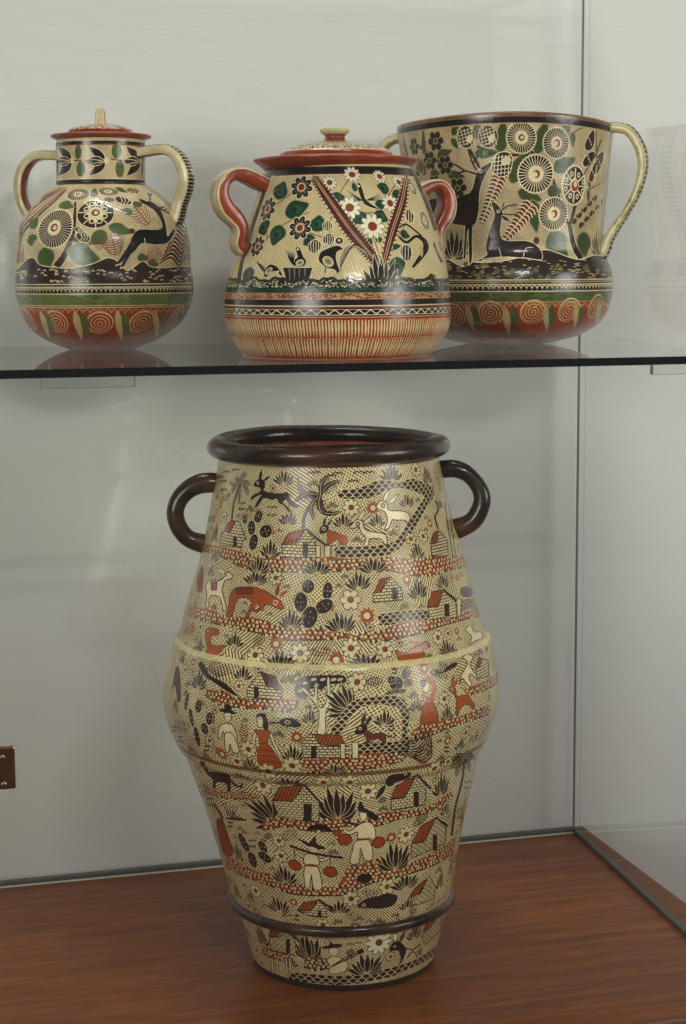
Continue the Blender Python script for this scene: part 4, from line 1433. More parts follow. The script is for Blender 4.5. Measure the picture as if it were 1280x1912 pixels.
K.zoom(*Z7)
K.flower(410, 232, 72, 7); K.bush(240, 300, 160, 190, 7); K.bush(650, 436, 300, 155, 9); K.bush(370, 330, 130, 120, 6)
K.house([(830, 432), (960, 432), (1032, 318), (1112, 390), (1122, 500), (960, 484)], [(826, 424), (880, 350), (1032, 322), (962, 432)], (1032, 1066, 422, 494), eave=[(1034, 318), (1200, 430)])
# --- foot
K.bush(490, 770, 190, 280, 7); K.bush(950, 900, 300, 270, 9, lw=60)
K.stones([(470, 780), (620, 830), (760, 870)], [(480, 850), (600, 910), (740, 940)], seed=15)
K.stones([(900, 880), (1100, 900), (1160, 940)], [(890, 990), (1000, 1020), (1150, 1000)], seed=16, ground=(120, 74, 40))
K.house([(545, 692), (650, 692), (702, 588), (802, 720), (822, 882), (740, 862), (560, 822)], [(538, 684), (575, 590), (667, 578), (632, 692)], (712, 752, 712, 862), wfn=K.bricks(slope=-.25), eave=[(704, 586), (850, 740)])
for x, y in ((800, 650), (850, 680), (1020, 690), (1080, 690), (1140, 690)):
    K.disc(x, y, 28, 18, (196, 178, 128), 10, outline=DARK, ow=5)
K.bush(762, 976, 180, 120, 7)
for x0 in (560, 605, 700, 735):
    K.poly([(x0, 900), (x0 + 22, 905), (x0 + 36, 1080), (x0 + 14, 1070)], CREAM, outline=DARK, ow=6)
figure(K, [(1068, 790), (1140, 775), (1150, 733), (1186, 760), (1272, 765), (1230, 797), (1100, 807)], DARK, 3)
figure(K, [(1145, 805), (1225, 805), (1225, 860), (1185, 890), (1150, 860)], LITE, 5)
figure(K, [(1120, 920), (1180, 885), (1260, 900), (1330, 960), (1300, 1030), (1200, 1060), (1140, 1040), (1150, 980)], LITE, 6)
K.line([(1160, 990), (1280, 930), (1420, 870)], 12, DARK)
K.poly([(745, 1040), (1290, 1082), (1290, 1175), (900, 1142), (740, 1110)], K.scales(8.0), outline=CREAM, ow=4)
K.zoom(*Z8)
K.poly([(0, 1080), (350, 1050), (600, 990), (860, 900), (1040, 770), (1045, 860), (900, 955), (600, 1085), (300, 1152), (0, 1175)], K.scales(8.0), outline=CREAM, ow=4)
K.bush(345, 1048, 380, 215, 9, lw=52); K.flower(465, 745, 135, 10, petal=(224, 216, 176), cr=.17)
K.poly([(240, 830), (300, 805), (318, 840), (262, 868)], DARK); K.line([(0, 980), (120, 900), (250, 850)], 11, DARK)
figure(K, [(568, 832), (600, 750), (650, 728), (722, 790), (727, 852), (702, 912), (660, 972), (680, 902), (650, 822)], DARK, 3)
K.ear(622, 740, 630, 612, 40, LITE, DARK); K.ear(665, 745, 730, 620, 36, (100, 44, 26)); K.eye(620, 785, 15)
K.line([(720, 800), (800, 820), (880, 760)], 12, DARK); K.line([(740, 900), (800, 830), (850, 880)], 12, DARK)
K.bush(812, 706, 210, 175, 8); K.bush(860, 880, 110, 120, 6)
K.house([(890, 680), (1000, 560), (1090, 450), (1085, 620), (930, 770)], [(900, 640), (960, 520), (1040, 460), (990, 590)], wfn=K.bricks(slope=.4))
for x, y in ((80, 680), (170, 680), (180, 760), (260, 745), (60, 790)):
    K.line([(x - 40, y + 14), (x - 18, y - 6), (x, y + 6), (x + 18, y - 6), (x + 40, y + 12)], 9, (110, 66, 40), smooth=3)
# the painter left no room empty: small plants, flowers and birds between the scenes
K.zoom(0, 0, 1)
rnd = random.Random(17)
kx0 = K.W / (2 * math.pi * 270)
for size, tries in ((15, 900), (11, 1400), (7.5, 1600)):
    for _ in range(tries):
        x, y = rnd.uniform(325, 915), rnd.uniform(885, 1828)
        c = K.P([(x, y)])[0]
        if abs(c[0] / K.W - .5) > .225 or not 20 < c[1] < K.H - 20:
            continue
        i0, i1 = int(c[1] - size * .85 * K.ky), int(c[1] + size * .85 * K.ky)
        j0, j1 = int(c[0] - size * 1.1 * kx0), int(c[0] + size * 1.1 * kx0)
        if i0 < 0 or i1 >= K.H or np.abs(K.cv[i0:i1, j0:j1] - K_BARE[i0:i1, j0:j1]).max(-1).mean() > .022:
            continue
        t = rnd.random()
        if t < .5:
            K.bush(x, y + size * .7, size * 2.1, size * 1.15, rnd.choice((6, 7, 8)), rot=rnd.uniform(-12, 12), lw=max(2.6, size * .27), ew=.8)
        elif t < .72:
            K.flower(x, y, size * .85, rnd.choice((6, 7, 8)), ow=1.1)
        elif t < .84:
            K.burst(x, y, size * .8)
        elif t < .93:
            K.fern(x - size, y + size * .4, x + size, y - size * .4, size * .8, 6, color=rnd.choice((DARK, (104, 50, 26))), lw=1.7)
        else:
            for d in (-.5, .5):
                K.line([(x - size * .6, y + d * size), (x - size * .3, y + d * size - 3), (x, y + d * size), (x + size * .3, y + d * size - 3), (x + size * .6, y + d * size)], 2.0, DARK, smooth=3)
# ridge, top and foot rings of plain colour
_, sr = K.lut(np.array([620.0, 620.0]), np.array([1246.0, 1256.0]))
zr = [np.interp(jar_pot.stot - v, jar_pot.arc, jar_pot.prof[:, 0]) for v in sr]
i_r = int(np.argmin(np.abs(jar_pot.prof[:, 0] - np.interp(0, [0], [zr[0]]))))
z_ridge = jar_pot.plane(620, 1182)[1]
s_ridge = jar_pot.stot - np.interp(z_ridge, jar_pot.prof[:, 0], jar_pot.arc)
rr = int(s_ridge / jar_pot.stot * K.H)
hw = int(5.5 * K.ky)
K.cv[rr - hw:rr + hw] = K.cv[rr - hw:rr + hw] * .15 + np.array((222, 208, 150), np.float32) / 255 * .85
n_top = int(9 * K.ky)
K.cv[:n_top] = np.array((84, 46, 24), np.float32) / 255
n_bot = int(15 * K.ky)
K.cv[-n_bot:] = np.array((46, 32, 22), np.float32) / 255
K.brush(.05)
M_JAR = painted_mat('painted_village_jar', K.back(), rough=0.26, mottle=0.26, nscale=14.0, coat=0.35)
M_BROWN = worn_glaze('dark_brown_glaze', (32, 19, 11), (82, 52, 29), 13.0, .44, .70, rough=.26, mottle=.3)
M_INSIDE = worn_glaze('red_brown_inside', (92, 38, 20), (150, 66, 34), 6.0, rough=.25)

pr = jar_pot.prof
T_ = 0.012
z_in = pr[-1, 0]
rows = [tuple(p) for p in pr]
inner = [(max(z, 0.014), r - T_, c) for z, r, c in pr[::-1][::3] if z > .02]
rows_all = rows + [(z_in + .004, pr[-1, 1] - T_ * .5, pr[-1, 2])] + inner + [(0.014, 0.02, pr[0, 2])]
uvr = list(jar_pot.arc / jar_pot.stot) + [1.0] * (len(rows_all) - len(rows))
jar_pot.lathe('body', rows_all, [M_JAR, M_INSIDE], [0] * len(rows) + [1] * (len(rows_all) - len(rows)), jar, seg=160, uv_rows=uvr, close0=True, close1=True)


def ring_rows(pot, px_r, px_y, ax, az, c, n=20, squash=None):
    u0 = px_r * pot.pxm
    z0 = pot.plane(640, px_y)[1]
    out = []
    for k in range(n + 1):
        a = -2 * math.pi * k / n + math.pi * .5
        out.append((z0 + math.sin(a) * az * pot.pxm, u0 + math.cos(a) * ax * pot.pxm, c))
    return out[::-1]


rim_rows = ring_rows(jar_pot, 200.5, 830.5, 19.5, 18, pr[-1, 2])
jar_pot.lathe('rim', rim_rows, [M_BROWN], [0] * len(rim_rows), jar, seg=160, close0=False, warp=lambda th, z: .0018 * math.sin(2 * th + .6) + .0004 * math.sin(5 * th + 1.0) + .0003 * math.sin(9 * th))
z_ring = jar_pot.plane(637, 1665)[1]
ring = ring_rows(jar_pot, float(jar_pot.r_at(z_ring)) / jar_pot.pxm - 2, 1666, 11.5, 11.5, float(jar_pot.c_at(z_ring)))
jar_pot.lathe('raised_ring', ring, [M_BROWN], [0] * len(ring), jar, seg=160, close0=False, warp=lambda th, z: .0012 * math.sin(2 * th + 1.0))


def zz(o, pts):
    return [(o[0] + x / o[2], o[1] + y / o[2]) for x, y in pts]


jar_pot.strap('handle', zz(Z1, [(430, 410), (380, 404), (300, 400), (210, 420), (120, 480), (50, 565), (14, 680), (30, 790), (80, 880), (160, 950), (280, 1000), (320, 1012)]),
              zz(Z1, [(430, 545), (370, 548), (300, 548), (225, 568), (165, 625), (142, 690), (158, 760), (200, 825), (245, 848), (300, 855), (310, 856), (345, 862)]),
              .02, math.radians(-6), [M_BROWN], jar, (0, 0, 0), round_=True)
jar_pot.strap('handle', zz(Z2, [(800, 316), (850, 308), (900, 305), (990, 312), (1090, 370), (1180, 480), (1215, 580), (1200, 680), (1150, 780), (1080, 840), (985, 890), (950, 905)]),
              zz(Z2, [(830, 445), (880, 440), (920, 435), (1000, 452), (1060, 510), (1086, 580), (1070, 650), (1030, 708), (985, 735), (950, 742), (920, 744), (900, 746)]),
              .02, math.radians(6), [M_BROWN], jar, (0, 0, 0), round_=True)


# ================================================================== the lidded jar at the left of the shelf
ZA = (0, 190, 3.2)
A_W = [(262, 104, 271), (290, 104, 271), (318, 104, 271), (338, 104, 271), (344, 104, 271), (349, 99, 279), (358, 86, 294), (373, 72, 314), (390, 56, 330), (406, 44, 341), (427, 34, 349), (456, 29, 355), (487, 28, 357), (506, 29, 358),
       (521, 28, 361), (537, 28, 362), (552, 30, 361), (574, 36, 355), (599, 47, 341), (620, 65, 318), (635, 88, 292), (645, 110, 270), (650.5, 126, 256)]
a_pot = Pot(192, 652, SHELF_Z, A_W, sub=4, wob=.004, seed=7, base_r=0.054)
left = empty('lidded_jar', tuple(a_pot.base), 'round lidded clay jar with a leaping black deer, leftmost on the glass shelf', 'jar')
A = Paint(a_pot, 2000, 1150, (18, 256, 370, 660), ground=TAN)
HATCH_A, HATCH_B = (214, 195, 148), (184, 158, 114)
A.hatch(HATCH_A, HATCH_B, 3.4, .45, 26, seed=3, cross=False)
A.zoom(*ZA)
# neck
A.band(600, 232, 250, BLACK); A.band(600, 250, 256, RED); A.band(600, 462, 490, BLACK); A.band(600, 456, 462, CREAM)
for x, f in ((590, 1.0), (395, .8), (805, .8), (240, .7), (960, .7)):
    for (dx0, dy0, dx1, dy1, w) in ((38, -10, -65, -85, 44), (40, 12, -60, 90, 46), (30, 0, -90, 6, 52)):
        A.leaf(A.P, x + dx0 * f, 352 + dy0, x + dx1 * f, 352 + dy1, w, DARK, PALE, 5)
    A.line([(x + 20 * f, 352), (x - 70 * f, 340)], 5, PALE); A.line([(x + 20 * f, 358), (x - 60 * f, 375)], 5, PALE)
    A.disc(x + 45 * f, 352, 14, 20, PALE)
for x, y, rx, ry in ((465, 300, 22, 42), (480, 402, 28, 44), (695, 295, 30, 42), (715, 402, 28, 48), (345, 400, 14, 40), (850, 400, 14, 40)):
    A.disc(x, y, rx, ry, GREEN)
A.line([(440, 352), (490, 350)], 8, RED); A.line([(660, 340), (735, 355)], 8, RED)
A.band(600, 496, 506, CREAM)
for i in range(-14, 15):
    A.disc(600 + 0, 502, 0.1, 0.1, CREAM)
# plumes at the left
for k, col in enumerate((DARK, RED, (150, 110, 74), DARK)):
    A.line([(105 + k * 6, 965 - k * 30), (130, 800 - k * 30), (230, 680 - k * 22), (330, 590 - k * 14), (400, 520)], 13 - k * 2, col, smooth=5, taper=[1, .9, .4])
for i in range(7):
    A.line([(240 + i * 18, 600 - i * 13), (280 + i * 20, 545 - i * 6)], 10, RED, taper=[1, .4])
A.bush(130, 960, 70, 120, 5, color=(96, 50, 34))
# tree and flowers
A.line([(335, 985), (385, 915), (430, 800), (445, 700), (448, 600)], 54, PALE, smooth=5, taper=[1, .75, .5, .4])
A.line([(335, 985), (385, 915), (430, 800), (445, 700), (448, 600)], 44, (66, 34, 24), smooth=5, taper=[1, .75, .5, .35])
for x, y, rx, ry, r in ((200, 725, 34, 48, -70), (188, 822, 28, 50, 80), (390, 618, 46, 34, 15), (272, 935, 62, 62, 80), (490, 912, 82, 62, 20), (590, 812, 52, 42, 150), (712, 760, 62, 34, 15),
                        (560, 545, 34, 24, -80), (720, 525, 30, 22, 40), (760, 655, 34, 26, 190), (820, 612, 30, 24, -20), (850, 932, 32, 24, 0), (912, 965, 32, 24, 10), (652, 585, 30, 18, 0), (455, 825, 18, 18, 0)):
    A.blob_leaf(x, y, rx, ry, r, GREEN, (176, 158, 104))
A.daisy(465, 552, 74, 30, sy=.75); A.daisy(645, 535, 60, 28, sy=.65); A.rosette(792, 530, 46, 7, sy=.6)
A.daisy(322, 752, 122, 40, sy=1.0)
A.disc(570, 662, 104, 96, DARK, 0, outline=PALE, ow=5)
for i in range(8):
    t = 2 * math.pi * i / 8
    A.line([(570 + 30 * math.cos(t), 662 + 30 * math.sin(t)), (570 + 102 * math.cos(t), 662 + 95 * math.sin(t))], 7, PALE)
    t += .39
    A.disc(570 + 56 * math.cos(t), 662 + 54 * math.sin(t), 19, 19, PALE); A.disc(570 + 58 * math.cos(t), 662 + 56 * math.sin(t), 10, 10, DARK)
A.disc(570, 662, 42, 42, PALE); A.disc(570, 662, 24, 24, RED); A.disc(572, 662, 13, 13, PALE)
for x, y, s in ((735, 590, 48), (495, 808, 42), (470, 765, 24)):
    A.disc(x, y, s, s * .62, DARK, 25, outline=PALE, ow=5)
    for d in (-.4, 0, .4):
        A.line([(x + d * s, y - s * .5), (x + d * s + s * .3, y), (x + d * s, y + s * .5)], 5, PALE, smooth=3)
A.fern(690, 920, 665, 790, 75, 9, color=RED, lw=2.0, rib=RED); A.fern(890, 735, 800, 625, 55, 8, color=RED, lw=1.8, rib=RED); A.fern(880, 960, 950, 880, 50, 7, color=(150, 70, 44), lw=1.6)
A.fern(640, 860, 560, 850, 30, 5, color=RED, lw=1.5)
# striped plume at the right
for i in range(11):
    t = i / 10
    for w, col in ((1.0, PALE), (.6, DARK if i % 2 else RED)):
        A.line([(1068 + 44 * t, 985 - 250 * t), (1020 + 50 * t, 930 - 235 * t), (950 + 110 * t, 968 - 225 * t)], 26 * w, col, smooth=4, taper=[.7, 1, .5])
        A.line([(1068 + 44 * t, 985 - 250 * t), (1110 + 26 * t, 935 - 220 * t), (1138 + 5 * t, 960 - 220 * t)], 26 * w, col, smooth=4, taper=[.7, 1, .5])
# ground
gy = [(60, 1010), (100, 1000), (160, 940), (200, 932), (240, 975), (330, 990), (430, 994), (540, 972), (640, 932), (690, 945), (730, 985), (768, 1008), (850, 952), (900, 985), (980, 992), (1060, 985), (1150, 985), (1200, 990)]
A.poly(gy + [(1200, 1120), (60, 1120)], DARK)
A.line(gy, 6, PALE, smooth=4)
A.band(600, 1088, 1150, BLACK)
rnd = random.Random(4)
for i in range(90):
    x, y = rnd.uniform(80, 1150), rnd.uniform(1000, 1080)
    A.line([(x - 9, y + 4), (x, y - 4), (x + 9, y + 4)], 5.5, CREAM, smooth=3)
# leaping deer
figure(A, [(688, 978), (720, 930), (768, 850), (788, 800), (830, 758), (940, 760), (966, 740), (950, 690), (912, 642), (850, 604), (818, 573), (870, 584), (916, 594), (960, 640), (986, 700), (1000, 760), (1006, 800),
           (1030, 770), (1052, 752), (1042, 792), (1010, 842), (970, 857), (920, 858), (850, 852), (812, 892), (780, 922), (742, 987), (714, 994), (750, 932), (732, 960), (702, 980)], PALE, 1)
A.poly([(692, 974), (722, 930), (772, 850), (792, 802), (832, 764), (940, 766), (970, 742), (952, 690), (914, 642), (852, 606), (826, 580), (870, 590), (914, 600), (956, 642), (980, 700), (994, 760), (1000, 806),
        (1028, 774), (1046, 760), (1038, 790), (1006, 838), (970, 851), (920, 852), (848, 846), (808, 888), (776, 918), (740, 980), (720, 986), (750, 930), (730, 956)], BLACK, smooth=3)
for p in ([(895, 592), (892, 560), (880, 545)], [(892, 566), (905, 548)], [(918, 618), (960, 640), (1012, 668)], [(950, 634), (985, 628)], [(975, 650), (1000, 640)]):
    A.line(p, 9, DARK)
A.eye(872, 592, 7, PALE, DARK); A.disc(788, 772, 18, 16, (92, 40, 26))
for p in ([(862, 815), (868, 848)], [(998, 766), (1006, 800)]):
    A.line(p, 5, PALE)
# rings
ar = lambda y: int(A.rows(600, y))
A.band(600, 1088, 1094, CREAM)
y0, y1 = ar(1102), ar(1146)
Y, X = np.mgrid[y0:y1, 0:A.W]
per = A.W / 64.0
m = np.zeros(X.shape, bool)
for off in (0, .5):
    d = np.hypot((X / per + off) % 1.0 - .5, (Y - y1) / (y1 - y0) * .62)
    m |= np.abs(d - .55) < .055
A.cv[y0:y1][m] = np.array(CREAM, np.float32) / 255
A.band(600, 1146, 1152, CREAM); A.band(600, 1152, 1216, (98, 110, 52)); A.band(600, 1216, 1222, CREAM); A.band(600, 1222, 1500, (152, 58, 22))
A.band(600, 1228, 1233, CREAM)
rnd = random.Random(2)
for i in range(130):
    A.disc(rnd.uniform(100, 1150), rnd.uniform(1156, 1212), rnd.uniform(6, 26), rnd.uniform(2, 6), (122, 92, 46) if i % 3 == 0 else (74, 96, 44) if i % 3 == 1 else (116, 124, 66))
for x, y in ((165, 1305), (335, 1320), (592, 1326), (842, 1320), (1050, 1300)):
    A.spiral(x, y, 78 if 200 < x < 1000 else 82, (218, 182, 122), 4, 1.9)
for x, c in ((455, 0), (500, 1), (715, 0), (755, 1), (952, 0), (988, 1), (243, 0), (278, 1), (1105, 1), (120, 1)):
    A.leaf(A.P, x - 16 + (600 - x) * .02, 1242, x + 22 + (600 - x) * .10, 1430, 46 if 300 < x < 900 else 34, (196, 170, 112) if c == 0 else (92, 96, 50), None)
for i in range(-20, 21):
    x = 600 + i * 42
    if 90 < x < 1150:
        A.line([(x - 20, 1262), (x - 12, 1246), (x, 1240), (x + 12, 1246), (x + 20, 1262)], 4.5, (206, 168, 110), smooth=3)
A.brush(.05)
M_A = painted_mat('painted_deer_jar', A.back(), rough=.26, mottle=.3, nscale=26)
M_RED = plain_glaze('red_slip', (142, 56, 22), .25)
M_CREAM = worn_glaze('cream_slip', (208, 194, 146), (176, 156, 104), 30.0, .5, .75, rough=.25)
M_STRIPE = striped_glaze('black_and_cream_stripes', (30, 25, 20), (190, 172, 126), 34.0, .28, slant=.0)
M_GREENISH = worn_glaze('cream_slip_with_green', (204, 190, 136), (120, 118, 52), 22.0, .5, .62, rough=.25)
rows = [tuple(p) for p in a_pot.prof]
uvr = list(a_pot.arc / a_pot.stot)
a_pot.lathe('body', rows, [M_A], [0] * len(rows), left, uv_rows=uvr, close0=True, close1=True)
a_pot.strap('handle', zz(ZA, [(375, 278), (330, 284), (220, 284), (150, 318), (102, 390), (82, 480), (94, 580), (122, 645), (150, 700), (180, 730)]),
            zz(ZA, [(375, 340), (330, 342), (250, 335), (190, 360), (150, 420), (138, 500), (146, 575), (168, 632), (200, 672), (230, 700)]),
            .0125, math.radians(27), [M_RED, M_CREAM, M_STRIPE], left, (0, 1, 2))
a_pot.strap('handle', zz(ZA, [(820, 282), (870, 276), (1000, 272), (1080, 322), (1128, 430), (1130, 520), (1100, 620), (1086, 700), (1070, 730)]),
            zz(ZA, [(820, 345), (880, 335), (970, 325), (1030, 366), (1068, 450), (1062, 530), (1030, 625), (1010, 680), (1000, 712)]),
            .0125, math.radians(27), [M_RED, M_CREAM, M_STRIPE], left, (0, 1, 2))


def lid_rows(pot, pts, c=None):
    """(px half width, px height) -> rows"""
    return [(pot.plane(640, y)[1], max(w * pot.pxm, 1e-4), c) for w, y in pts]


def px_rows(pot, xc, pts, sub=1):
    out = []
    for w, y in pts:
        u, z = pot.plane(xc, y)
        out.append((z, max(w * pot.pxm, 2e-4), u))
    if sub > 1:
        out = [tuple(r) for r in catmull(out, sub)]
    return out


# lid: flat flange, low dome, bent finger grip
dome = px_rows(a_pot, 187, [(60, 248), (58, 243), (50, 239), (36, 235), (18, 232.5), (9, 232)], 4)
dm_pot = a_pot


class LidPot(Pot):
    def __init__(self, src, rows):
        self.base, self.dist, self.ef, self.er, self.pxm = src.base, src.dist, src.ef, src.er, src.pxm
        self.prof = np.array(rows)
        seg = np.hypot(np.diff(self.prof[:, 0]), np.diff(self.prof[:, 1]))
        self.arc = np.concatenate([[0], np.cumsum(seg)])
        self.stot = self.arc[-1]
        self.ph, self.wob = src.ph, .003


def skin_rings(W, H, fn):
    cv = np.zeros((H, W, 3), np.float32)
    Y, X = np.mgrid[0:H, 0:W]
    cv[:] = np.asarray(fn(X / W, Y / H), np.float32) / 255
    return cv


def pick(*pairs):
    """colour array from (mask, colour) in order, the first pair gives the ground"""
    base = np.zeros(pairs[0][0].shape + (3,), np.float32)
    for m, c in pairs:
        base[m] = c
    return base


def lidA(u, v):
    yes = np.ones(u.shape, bool)
    seg8 = (u * 9 + .12 * np.sin(v * 6)) % 1.0
    k = np.floor(u * 9) % 3
    comb = ((v * 7 + np.abs(seg8 - .5) * 3.2) % 1.0)
    return pick((yes, TAN), ((comb < .42) & (k == 0), DARK), ((comb < .42) & (k == 1), RED), ((comb > .42) & (comb < .6) & (k != 2), PALE),
                ((k == 2) & (np.hypot(seg8 - .5, (v - .6) * .9) < .33), GREEN), (np.abs(seg8 - .5) < .03, RED), (v > .93, RED))


M_LID_A = painted_mat('painted_small_lid', skin_rings(900, 90, lidA), rough=.2, mottle=.3)
la = LidPot(a_pot, dome)
fl = px_rows(a_pot, 188, [(70, 262), (84, 261), (91, 258.5), (93.5, 255.5), (92.5, 253), (80, 251), (60, 249.5), (56, 250)])
lid = empty('lid', (0, 0, 0)); lid.parent = left
lid.location = Vector((0, 0, fl[0][0]))
la.lathe('flange', fl, [M_RED], [0] * len(fl), lid, close0=True, close1=True)
la.lathe('dome', dome, [M_LID_A], [0] * len(dome), lid, close0=False, close1=True, uv_rows=list(la.arc / la.stot))
la.strap('grip', [(175.5, 238), (177, 224), (177.5, 212), (178.5, 206), (180.5, 203)], [(198, 238), (196.5, 224), (196, 213), (195, 206), (193, 203)],
         .0062, 0.0, [M_RED, M_CREAM, M_CREAM], lid, (0, 1, 2))

# ================================================================== the wide lidded pot in the middle of the shelf
ZB = (390, 220, 2.66667)
B_W = [(312, 499, 766), (319, 495, 769), (326, 492, 773), (344, 484, 784), (370, 477, 797), (396, 469, 806), (437, 457, 819), (471, 445, 829), (500, 432, 834), (527, 423, 838), (550, 419, 840), (570, 418, 841), (587, 419, 841),
       (602, 421, 840), (617, 426, 836), (630, 432, 829), (644, 440, 819), (656, 448, 810), (664, 455, 803)]
b_pot = Pot(630, 662.5, SHELF_Z, B_W, sub=4, wob=.003, seed=12, base_r=None)
b_pot.prof[0, 0] = 0.0
mid = empty('lidded_pot', tuple(b_pot.base), 'squat lidded clay pot with birds and red V plume, middle of glass shelf', 'pot')
B = Paint(b_pot, 2500, 1150, (408, 305, 850, 672), ground=CREAM)
BC, BD = (206, 190, 140), (178, 156, 108)
B.hatch(BC, BD, 4.4, .38, 40, seed=6, cross=False)
B.zoom(*ZB)
B.band(640, 240, 276, BLACK); B.band(640, 276, 281, RED); B.band(640, 281, 285, PALE)
MAR = (78, 26, 20)
# side borders
for pts in ([(305, 285), (225, 520), (165, 720), (140, 905)], [(1025, 285), (1085, 430), (1130, 560)]):
    B.line(pts, 20, DARK, smooth=4); B.line([(x + 12, y) for x, y in pts], 5, PALE, smooth=4)
for y in (600, 700, 780, 860):
    B.daisy(112, y, 28, 14)
# flowering branch
for p in ([(240, 690), (290, 600), (390, 520), (500, 470)], [(290, 600), (300, 470), (380, 400), (450, 350)], [(420, 520), (520, 580), (620, 600)], [(640, 760), (600, 560), (640, 400), (700, 300)],
          [(850, 700), (800, 560), (700, 450)], [(880, 640), (960, 560), (1000, 480)], [(930, 560), (860, 460), (930, 330)], [(760, 470), (820, 470), (900, 430)]):
    B.line(p, 4.5, RED, smooth=5)
for x, y, rx, ry, r in ((355, 365, 42, 50, -70), (430, 455, 58, 46, -20), (275, 545, 36, 44, 60), (340, 580, 46, 50, 100), (540, 530, 36, 44, -80), (640, 395, 28, 26, 0), (870, 350, 28, 30, -160), (935, 380, 22, 30, 60),
                        (855, 430, 22, 28, 90), (755, 500, 36, 34, 150), (855, 490, 34, 32, 30), (940, 735, 42, 46, 80), (195, 780, 36, 46, 90), (500, 610, 28, 34, 140), (845, 605, 16, 18, 0), (975, 580, 26, 22, 20), (725, 345, 14, 22, 0),
                        (800, 615, 14, 26, 60), (715, 800, 30, 14, 0), (1110, 790, 30, 14, 0), (195, 640, 20, 34, 90), (925, 640, 14, 34, 90)):
    B.blob_leaf(x, y, rx, ry, r, DGREEN, (170, 160, 104), 1.25)
    B.disc(x + rx * .1, y, rx * .5, ry * .45, (44, 84, 44)); B.disc(x - rx * .1, y + ry * .05, rx * .26, ry * .3, (14, 40, 30))
for x, y, r in ((460, 345, 62), (292, 455, 62), (452, 548, 62), (242, 640, 56), (130, 700, 40)):
    B.rosette(x, y, r, 8, dark=(44, 36, 30))
for x, y, r in ((600, 322, 36), (712, 282, 42), (850, 292, 36), (945, 320, 36), (700, 447, 56), (903, 425, 46), (815, 540, 62)):
    B.flower(x, y, r, 10, petal=(230, 222, 190), out=(112, 84, 56), core=RED, cr=.34, ow=2.4)
for x, y, r in ((590, 538, 22), (595, 605, 26), (525, 640, 30), (1000, 490, 30), (985, 672, 36), (580, 640, 12)):
    B.disc(x, y, r, r * 1.05, (36, 32, 28), 0, outline=PALE, ow=4)
    for d in (-.5, -.15, .2, .55):
        B.line([(x + d * r, y - r * .85), (x + d * r * 1.3, y), (x + d * r, y + r * .9)], 4, PALE, smooth=3)
B.daisy(1075, 512, 42, 20, sy=1.2); B.daisy(1010, 345, 36, 18, sy=1.2); B.daisy(1150, 640, 30, 16)
# V plume
def plume(pts, w, tapers):
    B.line(pts, w + 10, PALE, smooth=6, taper=tapers)
    B.line(pts, w, MAR, smooth=6, taper=tapers)
    p = catmull(pts, 8)
    t = np.gradient(p, axis=0); t /= np.linalg.norm(t, axis=1)[:, None]
    for i in range(2, len(p) - 1):
        wl = w * np.interp(i / len(p), np.linspace(0, 1, len(tapers)), tapers) * .5
        for sg in (1, -1):
            nx, ny = -t[i, 1] * sg, t[i, 0] * sg
            B.line([(p[i, 0] + nx * wl * .7, p[i, 1] + ny * wl * .7), (p[i, 0] + nx * (wl + 9) - t[i, 0] * 5, p[i, 1] + ny * (wl + 9) - t[i, 1] * 5)], 7, MAR)
    for o in (-5, 5):
        B.line([(x + o, y) for x, y in pts], 3.2, (220, 186, 130), smooth=6)
plume([(518, 290), (580, 380), (690, 540), (780, 650), (850, 738)], 62, [.25, .8, 1, .9, .5])
plume([(985, 288), (960, 420), (915, 560), (868, 735)], 50, [.3, .9, 1, .5])
B.bush(858, 842, 230, 150, 9, color=(22, 30, 26), edge=PALE, ew=3.2, lw=30)
for p in ([(800, 560), (850, 720)], [(815, 600), (860, 735)], [(830, 560), (868, 730)]):
    B.line(p, 3.5, PALE)
# birds
BK = (24, 22, 20)
def bird(pts, eye=None, wing=None):
    B.poly(pts, BK, smooth=3, outline=PALE, ow=2.5)
    if wing:
        x, y, rx, ry, r = wing
        B.disc(x, y, rx, ry, (176, 160, 116), r, outline=PALE, ow=3); B.disc(x, y, rx * .55, ry * .5, (120, 100, 70), r)
    if eye:
        B.disc(eye[0], eye[1], 6, 6, PALE)
bird([(430, 650), (450, 645), (470, 690), (485, 715), (470, 740), (430, 740), (405, 720), (390, 680), (425, 700), (440, 690)], (442, 655), (452, 722, 18, 14, 0))
for i in range(6):
    B.line([(425, 715), (384 + i * 8, 665 + i * 2)], 7, BK, taper=[1, .6]); B.line([(425, 715), (388 + i * 8, 668 + i * 2)], 2.5, PALE)
bird([(640, 635), (668, 655), (640, 665), (632, 700), (650, 760), (640, 770), (620, 755), (580, 745), (545, 710), (555, 670), (590, 650)], None, (592, 715, 30, 18, 40))
B.disc(648, 612, 18, 16, (60, 50, 40), 0, outline=PALE, ow=4); B.disc(648, 610, 6, 6, PALE)
for p in ([(580, 745), (578, 772)], [(636, 765), (640, 778)]):
    B.line(p, 5, BK)
bird([(270, 775), (285, 745), (310, 728), (345, 745), (368, 785), (355, 785), (335, 765), (310, 770), (285, 795)], (345, 765), (298, 762, 20, 12, -35))
for i in range(5):
    B.line([(275, 780), (240 + i * 9, 715 + i * 6)], 5, BK); B.line([(272, 782), (236 + i * 9, 730 + i * 8)], 2.5, PALE)
bird([(738, 330), (752, 325), (770, 370), (785, 410), (850, 455), (835, 455), (790, 440), (765, 420), (745, 370)], (745, 340))
for i in range(5):
    B.line([(760, 410), (690 + i * 8, 362 + i * 14)], 5, BK, taper=[1, .4]); B.line([(785, 410), (850 + i * 2, 380 + i * 8)], 4, BK, taper=[1, .4])
B.line([(945, 590), (985, 620), (1030, 590), (1070, 610), (1080, 650), (1050, 700), (1015, 745)], 22, BK, smooth=5, taper=[.4, .6, .6, 1, 1.3, 1, .5])
